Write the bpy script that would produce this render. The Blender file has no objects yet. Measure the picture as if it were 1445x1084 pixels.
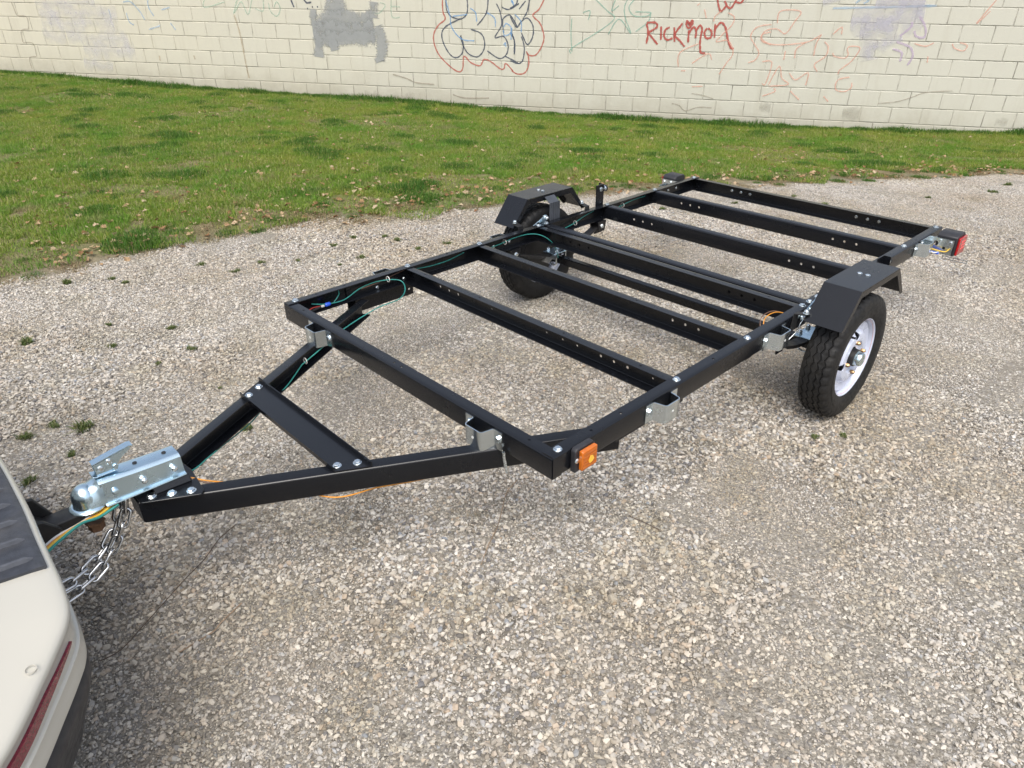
import bpy, bmesh, math, random
import numpy as np
from mathutils import Vector, Matrix, Quaternion

random.seed(7); RNG = np.random.default_rng(11)
SC = bpy.context.scene
COL = SC.collection
R_ = math.radians

# ------------------------------------------------------------------ camera
cam_d = bpy.data.cameras.new('camera'); cam = bpy.data.objects.new('camera', cam_d); COL.objects.link(cam)
RIGHT = Vector((0.72386693, -0.68989988, -0.00740438)); FWD = Vector((0.59551466, 0.63018195, -0.49822987))
UP = RIGHT.cross(FWD)
cam.matrix_world = Matrix((( RIGHT.x, UP.x, -FWD.x, -1.1344), (RIGHT.y, UP.y, -FWD.y, -1.0417),
                           (RIGHT.z, UP.z, -FWD.z, 1.5660), (0, 0, 0, 1)))
cam_d.sensor_width = 36; cam_d.lens = 25.225; cam_d.clip_start = 0.05; cam_d.clip_end = 2000
SC.camera = cam

# ------------------------------------------------------------------ light
SUN_EL, SUN_AZ = 58.0, 222.0          # azimuth: direction the light comes from, degrees from +X towards +Y
world = bpy.data.worlds.new('World'); SC.world = world; world.use_nodes = True
wn = world.node_tree; wn.nodes.clear()
sky = wn.nodes.new('ShaderNodeTexSky'); sky.sky_type = 'NISHITA'; sky.sun_disc = False
sky.sun_elevation = R_(SUN_EL); sky.sun_rotation = R_(90 - SUN_AZ)
sky.air_density = 1.0; sky.dust_density = 4.0; sky.ozone_density = 1.0
hsv = wn.nodes.new('ShaderNodeHueSaturation'); hsv.inputs['Saturation'].default_value = 0.55   # thin cloud veil: paler than a clear sky
bg = wn.nodes.new('ShaderNodeBackground'); bg.inputs['Strength'].default_value = 0.15
wo = wn.nodes.new('ShaderNodeOutputWorld')
wn.links.new(sky.outputs[0], hsv.inputs['Color']); wn.links.new(hsv.outputs[0], bg.inputs['Color']); wn.links.new(bg.outputs[0], wo.inputs['Surface'])
sun_d = bpy.data.lights.new('sun', 'SUN'); sun = bpy.data.objects.new('sun', sun_d); COL.objects.link(sun)
sun_d.energy = 1.5; sun_d.angle = R_(40); sun_d.color = (1.0, 0.955, 0.87)
sd = Vector((math.cos(R_(SUN_AZ))*math.cos(R_(SUN_EL)), math.sin(R_(SUN_AZ))*math.cos(R_(SUN_EL)), math.sin(R_(SUN_EL))))
sun.rotation_euler = sd.to_track_quat('Z', 'Y').to_euler(); sun.location = sd*30
SC.view_settings.view_transform = 'Standard'; SC.view_settings.look = 'None'
SC.view_settings.exposure = 0.70; SC.view_settings.gamma = 1.0
SC.render.engine = 'CYCLES'; SC.cycles.use_denoising = True; SC.cycles.denoiser = 'OPENIMAGEDENOISE'; SC.cycles.denoising_input_passes = 'RGB_ALBEDO_NORMAL'; SC.cycles.denoising_prefilter = 'ACCURATE'
SC.cycles.max_bounces = 4; SC.cycles.transparent_max_bounces = 24

# ------------------------------------------------------------------ helpers
WM = {}
def wmat(o): return WM.get(o.name, Matrix.Identity(4))
def link(o, parent=None, world=None):
    COL.objects.link(o)
    if world is None: world = Matrix.Identity(4)
    o.matrix_basis = world
    WM[o.name] = world
    if parent is not None:
        o.parent = parent; o.matrix_parent_inverse = wmat(parent).inverted()
    return o
def tag(o, label=None, cat=None, group=None, kind=None):
    if label: o['label'] = label
    if cat: o['category'] = cat
    if group: o['group'] = group
    if kind: o['kind'] = kind
    return o
def empty(name, loc=(0,0,0), parent=None):
    o = bpy.data.objects.new(name, None); o.empty_display_size = .1
    return link(o, parent, Matrix.Translation(loc))
def finish(me, mat, smooth=None):
    bm = bmesh.new(); bm.from_mesh(me); bmesh.ops.recalc_face_normals(bm, faces=bm.faces); bm.to_mesh(me); bm.free()
    if mat is not None: me.materials.append(mat)
    if smooth is not None:
        me.shade_smooth(); me.set_sharp_from_angle(angle=R_(smooth))
    return me
class MB:
    def __init__(s): s.v = []; s.f = []
    def add(s, vs, fs):
        n = len(s.v); s.v += [tuple(v) for v in vs]; s.f += [tuple(i+n for i in f) for f in fs]; return s
    def box(s, a, b):
        x0,y0,z0 = a; x1,y1,z1 = b
        return s.add([(x0,y0,z0),(x1,y0,z0),(x1,y1,z0),(x0,y1,z0),(x0,y0,z1),(x1,y0,z1),(x1,y1,z1),(x0,y1,z1)],
                     [(0,3,2,1),(4,5,6,7),(0,1,5,4),(1,2,6,5),(2,3,7,6),(3,0,4,7)])
    def prism(s, poly, off):                       # planar polygon extruded by a vector
        n = len(poly); off = Vector(off); p = [Vector(q) for q in poly]
        return s.add(p+[q+off for q in p], [tuple(range(n)), tuple(range(2*n-1, n-1, -1))]+[(i,(i+1)%n,(i+1)%n+n,i+n) for i in range(n)])
    def lathe(s, prof, c, axis, seg=32, closed=False):      # prof: (along, radius)
        ax = Vector(axis).normalized(); u = ax.orthogonal().normalized(); w = ax.cross(u); c = Vector(c)
        vs = []; m = len(prof)
        for i in range(seg):
            t = 2*math.pi*i/seg; d = u*math.cos(t)+w*math.sin(t)
            vs += [c+ax*a+d*r for a, r in prof]
        fs = []
        for i in range(seg):
            j = (i+1) % seg
            for k in range(m if closed else m-1):
                k2 = (k+1) % m
                fs.append((i*m+k, i*m+k2, j*m+k2, j*m+k))
        if not closed:
            if prof[0][1] > 1e-6: fs.append(tuple(i*m for i in range(seg)))
            if prof[-1][1] > 1e-6: fs.append(tuple(i*m+m-1 for i in reversed(range(seg))))
        return s.add(vs, fs)
    def cyl(s, a, b, r, seg=16, r2=None):
        a = Vector(a); b = Vector(b); L = (b-a).length
        return s.lathe([(0,r),(L,r if r2 is None else r2)], a, b-a, seg)
    def tube(s, pts, r, seg=8, closed=False):
        P = [Vector(p) for p in pts]; n = len(P); vs = []; prev = None
        for i, p in enumerate(P):
            if closed: t = (P[(i+1)%n]-P[i-1])
            else: t = P[min(i+1,n-1)]-P[max(i-1,0)]
            t.normalize()
            u = t.orthogonal().normalized() if prev is None else (prev-t*prev.dot(t)).normalized()
            prev = u; w = t.cross(u)
            vs += [p+u*r*math.cos(2*math.pi*k/seg)+w*r*math.sin(2*math.pi*k/seg) for k in range(seg)]
        fs = []
        for i in range(n if closed else n-1):
            j = (i+1) % n
            fs += [(i*seg+k, i*seg+(k+1)%seg, j*seg+(k+1)%seg, j*seg+k) for k in range(seg)]
        if not closed: fs += [tuple(range(seg)), tuple((n-1)*seg+k for k in reversed(range(seg)))]
        return s.add(vs, fs)
    def sheet(s, poly, th, ext, nrm):              # bent sheet: 2D path as 3D points, thickness th along 'nrm side', extruded by ext
        P = [Vector(p) for p in poly]; E = Vector(ext); e = E.normalized(); n = len(P); off = []
        for i in range(n):
            d0 = (P[i]-P[i-1]).normalized() if i else None; d1 = (P[i+1]-P[i]).normalized() if i < n-1 else None
            ns = [d.cross(e)*nrm for d in (d0, d1) if d is not None]
            m = (ns[0]+ns[-1]).normalized(); off.append(m*th/max(.3, m.dot(ns[0])))
        ring = P+[P[i]+off[i] for i in reversed(range(n))]
        return s.prism(ring, E)
    def mesh(s, name, mat, smooth=None):
        me = bpy.data.meshes.new(name); me.from_pydata([tuple(v) for v in s.v], [], s.f); me.validate()
        return finish(me, mat, smooth)
    def build(s, name, mat, parent=None, smooth=None, bevel=0, world=None):
        o = bpy.data.objects.new(name, s.mesh(name, mat, smooth)); link(o, parent, world)
        if bevel:
            b = o.modifiers.new('bevel', 'BEVEL'); b.width = bevel; b.segments = 2; b.limit_method = 'ANGLE'; b.angle_limit = R_(40)
            o.data.shade_smooth(); o.data.set_sharp_from_angle(angle=R_(50))
        return o
def spline(pts, n=8):
    P = [Vector(p) for p in pts]; out = []
    for i in range(len(P)-1):
        p0 = P[max(i-1,0)]; p1 = P[i]; p2 = P[i+1]; p3 = P[min(i+2,len(P)-1)]
        for k in range(n):
            t = k/n
            out.append(.5*((2*p1)+(p2-p0)*t+(2*p0-5*p1+4*p2-p3)*t*t+(3*p1-p0-3*p2+p3)*t**3))
    out.append(P[-1]); return out
def drill(o, holes):
    """cut round holes: (centre, axis, radius)"""
    mb = MB()
    for c, ax, r in holes:
        ax = Vector(ax).normalized(); mb.cyl(Vector(c)-ax*.012, Vector(c)+ax*.012, r, 12)
    cut = bpy.data.objects.new('cut', mb.mesh('cut', None)); COL.objects.link(cut)
    m = o.modifiers.new('b', 'BOOLEAN'); m.object = cut; m.operation = 'DIFFERENCE'; m.solver = 'EXACT'
    bpy.context.view_layer.update()
    me = bpy.data.meshes.new_from_object(o.evaluated_get(bpy.context.evaluated_depsgraph_get()))
    o.modifiers.clear(); o.data = me; bpy.data.objects.remove(cut)
    return o
def fast_mesh(name, verts, tris, mat, attrs=None, smooth=False):
    me = bpy.data.meshes.new(name); nv = len(verts); nf = len(tris)
    me.vertices.add(nv); me.vertices.foreach_set('co', np.asarray(verts, np.float32).ravel())
    k = tris.shape[1]
    me.loops.add(nf*k); me.loops.foreach_set('vertex_index', np.asarray(tris, np.int32).ravel())
    me.polygons.add(nf); me.polygons.foreach_set('loop_start', np.arange(0, nf*k, k, dtype=np.int32))
    for nm, arr in (attrs or {}).items():
        a = me.attributes.new(nm, 'FLOAT', 'POINT'); a.data.foreach_set('value', np.asarray(arr, np.float32))
    if mat: me.materials.append(mat)
    me.update(calc_edges=True)
    me.polygons.foreach_set('use_smooth', np.full(nf, smooth))
    return me

# ------------------------------------------------------------------ materials
class NT:
    def __init__(s, name):
        s.m = bpy.data.materials.new(name); s.m.use_nodes = True; s.t = s.m.node_tree; s.t.nodes.clear()
        s.out = s.t.nodes.new('ShaderNodeOutputMaterial')
    def n(s, typ, ins=None, **kw):
        nd = s.t.nodes.new('ShaderNode'+typ)
        for k, v in kw.items(): setattr(nd, k, v)
        for k, v in (ins or {}).items():
            if isinstance(v, bpy.types.NodeSocket): s.t.links.new(v, nd.inputs[k])
            else: nd.inputs[k].default_value = v
        return nd
    def ramp(s, fac, stops, interp='LINEAR'):
        r = s.n('ValToRGB', {'Fac': fac}); cr = r.color_ramp; cr.interpolation = interp
        while len(cr.elements) < len(stops): cr.elements.new(.5)
        for e, (p, c) in zip(cr.elements, stops):
            e.position = p; e.color = (c, c, c, 1) if isinstance(c, (int, float)) else (*c, 1)
        return r.outputs['Color']
    def mix(s, fac, a, b, mode='MIX'):
        m = s.n('Mix', None, data_type='RGBA', blend_type=mode)
        for i, v in ((0, fac), (6, a), (7, b)):
            if isinstance(v, bpy.types.NodeSocket): s.t.links.new(v, m.inputs[i])
            else: m.inputs[i].default_value = v if i == 0 or len(v) == 4 else (*v, 1)
        return m.outputs[2]
    def math(s, op, a, b=0.0, clamp=False):
        m = s.n('Math', {0: a, 1: b}, operation=op); m.use_clamp = clamp
        return m.outputs[0]
    def noise(s, vec, scale, detail=4, rough=.55, dist=0):
        return s.n('TexNoise', {'Vector': vec, 'Scale': scale, 'Detail': detail, 'Roughness': rough, 'Distortion': dist}).outputs['Fac']
    def done(s, sock): s.t.links.new(sock, s.out.inputs['Surface']); return s.m
def C(r, g, b):                                    # sRGB 0-255 -> linear
    return tuple(((v/255)/12.92 if v/255 <= .04045 else ((v/255+.055)/1.055)**2.4) for v in (r, g, b))
def pmat(name, col, rough=.5, metal=0., nscale=30, var=.12, rvar=.12, bump=0., bscale=300, spec=.5, coat=0., dust=0., dustcol=(.30,.27,.22)):
    k = NT(name); pos = k.n('TexCoord').outputs['Object']
    nz = k.noise(pos, nscale, 5, .6)
    c = k.mix(k.ramp(nz, [(.3, 0.), (.7, 1.)]), tuple(x*(1-var) for x in col), tuple(min(1, x*(1+var)) for x in col))
    if dust:
        d = k.ramp(k.noise(pos, 9, 6, .7), [(.45, 0.), (.75, dust)])
        c = k.mix(d, c, dustcol)
    r = k.n('MapRange', {'Value': k.noise(pos, nscale*1.7, 4, .6), 'From Min': .3, 'From Max': .7, 'To Min': max(.02, rough-rvar), 'To Max': min(1, rough+rvar)}).outputs[0]
    ins = {'Base Color': c, 'Roughness': r, 'Metallic': metal, 'Specular IOR Level': spec, 'Coat Weight': coat, 'Coat Roughness': .08}
    if bump:
        ins['Normal'] = k.n('Bump', {'Height': k.noise(pos, bscale, 3, .6), 'Strength': bump, 'Distance': .002}).outputs[0]
    return k.done(k.n('BsdfPrincipled', ins).outputs[0])
M = {}
M['black'] = pmat('black_powder_coat', (.0050,.0058,.0080), .26, 0, 3, .1, .03, spec=.5)
M['black_flat'] = pmat('black_painted_steel', (.012,.012,.013), .5, 0, 20, .25, .12, dust=.06)
M['zinc'] = pmat('zinc_plate', (.60,.76,.86), .26, 1., 6, .03, .04)
M['galv'] = pmat('galvanised_sheet', (.78,.86,.90), .24, 1., 10, .05, .04)
M['bolt'] = pmat('bolt_zinc', (.74,.80,.83), .24, 1., 60, .12, .08)
M['chain'] = pmat('chain_zinc', (.55,.56,.57), .25, 1., 60, .2, .08)
M['rubber'] = pmat('tyre_rubber', (.012,.012,.0125), .58, 0, 40, .35, .12, bump=.1, bscale=400, spec=.3, dust=.14, dustcol=(.075,.065,.05))
M['rim'] = pmat('white_rim_paint', (.54,.58,.70), .28, 0, 8, .03, .06, coat=.3)
M['red_line'] = pmat('pinstripe_paint', (.62,.36,.36), .4, 0, 20, .2)
M['brass'] = pmat('lug_nut_brass', (.34,.23,.13), .4, 1., 50, .3)
M['amber'] = pmat('amber_lens', (.48,.12,.007), .16, 0, 60, .12, .05, coat=.6)
M['amber_hot'] = pmat('amber_lens_core', (.95,.50,.04), .12, 0, 60, .1, .04, coat=.6)
M['red'] = pmat('red_lens', (.36,.008,.010), .18, 0, 60, .2, .05, coat=.5)
M['red_hot'] = pmat('red_lens_core', (.80,.07,.07), .14, 0, 60, .2, .05, coat=.6)
M['plastic'] = pmat('black_lamp_plastic', (.022,.022,.026), .5, 0, 40, .2)
M['rust'] = pmat('rusty_nut', (.16,.085,.045), .75, .2, 80, .4, bump=.3, bscale=300)
M['cream'] = pmat('cream_car_paint', (.50,.485,.43), .30, 0, 1.5, .015, .02, coat=.35)
M['pad'] = pmat('grey_step_pad', (.040,.044,.055), .45, 0, 50, .25, .1, bump=.25, bscale=500, dust=.12)
M['valance'] = pmat('dark_bumper_plastic', (.020,.023,.031), .5, 0, 30, .2, .1, bump=.1, bscale=600, dust=.06)
M['reflector'] = pmat('red_reflector', (.17,.010,.028), .22, 0, 200, .5, .08, coat=.4)
M['pad_rib'] = pmat('step_pad_rib', (.085,.09,.105), .4, 0, 50, .2)
M['post'] = pmat('grey_steel_post', (.055,.062,.075), .35, 0, 20, .2)
M['glass'] = pmat('dark_car_glass', (.015,.018,.02), .08, 0, 5, .1, .02)
for nm, c in (('green',(.03,.27,.24)),('orange',(.78,.32,.03)),('white',(.75,.75,.72)),('yellow',(.80,.52,.05)),('brown',(.16,.09,.06)),('blue',(.03,.12,.75)),('dark',(.02,.02,.022)),('redw',(.45,.05,.04))):
    M['wire_'+nm] = pmat('wire_'+nm, tuple(x*.8 for x in c), .4, 0, 30, .15)
M['alu'] = pmat('pale_spring_plate', (.55,.55,.54), .42, 1., 60, .25)
M['dust_cap'] = pmat('hub_cap_zinc', (.60,.72,.75), .22, 1., 40, .1)
# ------------------------------------------------------------------ terrain: level under the trailer, easing down to the foot of the wall
WO = Vector((3.13035, 13.21091, .29740)); WU = Vector((0.57385798, -0.81873408, -0.01901352)); WD = Vector((-0.01126863, 0.01532058, -0.99981913))
U2 = np.array((.57394, -.81890)); N2 = np.array((-.81890, -.57394))
BI = np.array([-45,-20,-5.78,-3.67,2.24,6.34,10.5,13.4,16.85,19.15,22,25,28,31.7,35,70])*.4064
BZ = np.array([.5,.33,.08,.05,-.10,-.16,-.22,-.26,-.35,-.39,-.43,-.46,-.48,-.49,-.47,-.47])
EA = np.array([-12,0,3,5.48,6.02,6.61,7.15,7.9,8.78,9.67,10.63,11.37,12.84,16,22,40.])
ED = np.array([14,11,9.7,8.4,7.69,7.07,6.78,6.31,5.69,5.06,4.61,4.12,3.47,2.4,1.5,1.2])
def ad(x, y):
    dx = np.asarray(x)-WO.x; dy = np.asarray(y)-WO.y
    return dx*U2[0]+dy*U2[1], dx*N2[0]+dy*N2[1]
def ter(x, y):
    a, d = ad(x, y); t = np.clip(1-d/7.2, 0, 1); w = t*t*(3-2*t)
    return np.interp(a, BI, BZ)*w
def wob(x, y):                                      # cheap smooth wobble -1..1
    return (np.sin(2.1*x+1.3*y+.7)+np.sin(-1.7*x+3.1*y+2.)+.8*np.sin(5.3*x+4.1*y)+.6*np.sin(9.7*x-7.9*y+1.1)+.5*np.sin(17*x+13*y))/3.4
def grass_side(x, y):                               # >0 on the lawn side of the ragged edge (metres)
    a, d = ad(x, y); return np.interp(a, EA, ED)-d+.10*wob(x, y)+.07*wob(x*3.1+1, y*2.7)+.05*wob(x*7.3, y*8.1+2)

def gz(x, y):                                       # turf stands a little proud of the gravel
    t = np.clip((grass_side(x, y)+.02)/.22, 0, 1); return ter(x, y)+.004*wob(x*1.3, y*1.3)+.021*t*t*(3-2*t)
# ground sheet
gx = np.r_[-300,-120,-50,-20,-9,-5, np.arange(-3,13.01,.1), 15,20,30,60,130,300]
gy = np.r_[-300,-120,-50,-20,-9,-5, np.arange(-3,17.01,.1), 20,26,40,70,130,300]
GX, GY = np.meshgrid(gx, gy, indexing='ij'); GZ = gz(GX, GY)
gm = 1/(1+np.exp(-grass_side(GX, GY)/.06))
nx, ny = GX.shape; ii = np.arange(nx*ny).reshape(nx, ny)
quads = np.stack([ii[:-1,:-1],ii[1:,:-1],ii[1:,1:],ii[:-1,1:]], -1).reshape(-1,4)
k = NT('gravel_and_soil'); pos = k.n('NewGeometry').outputs['Position']
v1 = k.n('TexVoronoi', {'Vector': pos, 'Scale': 95.}); v2 = k.n('TexVoronoi', {'Vector': pos, 'Scale': 210.})
cell = k.ramp(k.n('SeparateColor', {'Color': v1.outputs['Color']}).outputs[0], [(0,(.10,.09,.075)),(.35,(.21,.195,.165)),(.7,(.30,.28,.24)),(.9,(.19,.19,.20)),(1,(.42,.40,.36))])
fine = k.ramp(k.n('SeparateColor', {'Color': v2.outputs['Color']}).outputs[0], [(0,(.08,.07,.055)),(.5,(.20,.18,.15)),(1,(.34,.315,.27))])
grav = k.mix(.5, cell, fine)
grav = k.mix(k.ramp(k.noise(pos, 1.1, 5, .6), [(.4, 0.), (.7, .3)]), grav, (.24,.21,.17))
soil = k.mix(k.ramp(k.noise(pos, 26, 6, .7), [(.3, 0.), (.7, 1.)]), (.11,.09,.05), (.26,.21,.12))
soil = k.mix(k.ramp(k.noise(pos, 1.5, 4, .6), [(.4, 0.), (.65, .6)]), soil, (.07,.10,.025))
attr = k.n('Attribute', None, attribute_name='lawn').outputs['Fac']
colr = k.mix(attr, grav, soil)
hh = k.math('ADD', k.math('MULTIPLY', v1.outputs['Distance'], -1.), k.math('MULTIPLY', v2.outputs['Distance'], -.5))
bmp = k.n('Bump', {'Height': hh, 'Strength': .7, 'Distance': .006}).outputs[0]
M['ground'] = k.done(k.n('BsdfPrincipled', {'Base Color': colr, 'Roughness': .9, 'Specular IOR Level': .25, 'Normal': bmp}).outputs[0])
ground = bpy.data.objects.new('ground', fast_mesh('ground', np.stack([GX,GY,GZ], -1).reshape(-1,3), quads, M['ground'], {'lawn': gm.ravel()}, True))
link(ground); tag(ground, 'pale gravel yard running up to a strip of lawn', 'ground', kind='structure')

# ------------------------------------------------------------------ block wall
HB = .62                                             # local zero lies this far under the reference bed joint
wall_m = Matrix(((WU.x, 0, -WD.x, 0), (WU.y, 0, -WD.y, 0), (WU.z, 0, -WD.z, 0), (0,0,0,1)))
yv = (-WD).cross(WU)
for i in range(3): wall_m[i][1] = yv[i]
wl = WO+WD*HB
for i in range(3): wall_m[i][3] = wl[i]
wall = bpy.data.objects.new('block_wall', None); link(wall, None, wall_m)
tag(wall, 'long cream painted concrete block wall covered in graffiti behind the lawn', 'wall')
def wall_paint(name, dark):
    k = NT(name); g = k.n('NewGeometry'); pos = g.outputs['Position']; rnd = k.n('ObjectInfo').outputs['Random']
    sep = k.n('SeparateXYZ', {'Vector': pos})
    c = k.mix(k.ramp(k.math('ADD', k.math('MULTIPLY', k.n('SeparateXYZ', {'Vector': pos}).outputs[0], .09), k.math('MULTIPLY', k.noise(pos, .5, 3, .5), .5)), [(.35, 0.), (1.1, 1.)]), (.55,.515,.41), (.51,.50,.435))
    c = k.mix(k.ramp(rnd, [(0, 0.), (1, .16)]), c, (.54,.53,.455))
    c = k.mix(k.ramp(k.noise(pos, 7, 6, .7), [(.45, 0.), (.8, .35)]), c, (.48,.46,.40))
    c = k.mix(k.ramp(k.noise(pos, 60, 3, .6), [(.62, 0.), (.72, .35)]), c, (.36,.34,.29))
    sv = k.n('VectorMath', {0: pos, 1: (1., 1., .10)}, operation='MULTIPLY').outputs[0]
    c = k.mix(k.ramp(k.noise(sv, 5.5, 5, .7), [(.52, 0.), (.78, .34)]), c, (.36,.33,.26))
    foot = k.math('ADD', k.math('ADD', sep.outputs[2], k.math('MULTIPLY', sep.outputs[0], .07)), -.20)     # height above the foot of the wall
    low = k.ramp(k.math('ADD', foot, k.math('MULTIPLY', k.math('SUBTRACT', k.noise(pos, 2.6, 6, .75), .5), .75)), [(.0, .62), (.30, .12), (.55, 0.)])
    c = k.mix(low, c, (.33,.30,.235))
    if dark:
        c = k.mix(k.ramp(k.noise(pos, 2.6, 3, .85), [(.42, .04), (.66, .8)]), c, (.14,.13,.11))
    b = k.n('Bump', {'Height': k.noise(pos, 90, 4, .65), 'Strength': .35, 'Distance': .004}).outputs[0]
    return k.done(k.n('BsdfPrincipled', {'Base Color': c, 'Roughness': .75, 'Specular IOR Level': .25, 'Normal': b}).outputs[0])
M['block'] = wall_paint('cream_block_paint', False); M['mortar'] = wall_paint('joint_paint', True)
BL, BH = .4064, .21314
def block_mesh(i):
    rn = random.Random(i); w = BL/2-.0045-rn.random()*.0015; h = BH/2-.0045-rn.random()*.001; b = .0045
    mb = MB(); o = [(-w,0,-h),(w,0,-h),(w,0,h),(-w,0,h)]; n = [(x-math.copysign(b,x), -b, z-math.copysign(b,z)) for x,_,z in o]
    bk = [(x,.05,z) for x,_,z in o]
    mb.add(n+o+bk, [(0,1,2,3)]+[(j,4+j,4+(j+1)%4,(j+1)%4) for j in range(4)]+[(4+j,8+j,8+(j+1)%4,4+(j+1)%4) for j in range(4)])
    return mb.mesh('block', M['block'])
bmeshes = [block_mesh(i) for i in range(6)]
cells = []
for r in range(-3, 13):
    for c in range(-40, 75):
        off = 0 if r % 2 else .5
        cells.append(((c+.5+off)*BL, HB+(r+.5)*BH, r, c))
camw = cam.matrix_world.translation
def key(cl):
    a, h, r, c = cl; p = wall_m @ Vector((a, 0, h)); q = cam.matrix_world.inverted() @ p
    u = q.x/-q.z*cam_d.lens/18; v = q.y/-q.z*cam_d.lens/18
    seen = abs(u) < 1.03 and abs(v) < .79 and h > HB-2.75*BH
    return (0 if seen else 1, -q.z)
cells.sort(key=key)
rest = MB(); ny_ = 0
for n, (a, h, r, c) in enumerate(cells):
    j = (random.random()-.5)*.003
    if n < 300:
        o = bpy.data.objects.new('block', bmeshes[random.randrange(6)])
        o.parent = wall; COL.objects.link(o); o.location = (a, j, h); o.rotation_euler = ((random.random()-.5)*.006, 0, (random.random()-.5)*.006)
    else:
        me = bmeshes[n % 6]
        rest.add([(v.co.x+a, v.co.y+j, v.co.z+h) for v in me.vertices], [tuple(p.vertices) for p in me.polygons])
me = rest.mesh('outer_blocks', M['block']); o = bpy.data.objects.new('outer_blocks', me); COL.objects.link(o); o.parent = wall; o['kind'] = 'stuff'
mo = MB().box((-17, .001, -.1), (31.5, .2, HB+13*BH)); me = mo.mesh('mortar_bed', M['mortar'])
o = bpy.data.objects.new('mortar_bed', me); COL.objects.link(o); o.parent = wall
me = MB().box((-17.05, -.03, HB+13*BH+.004), (31.55, .25, HB+13*BH+.09)).mesh('coping', M['block']); o = bpy.data.objects.new('coping', me); COL.objects.link(o); o.parent = wall

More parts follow.
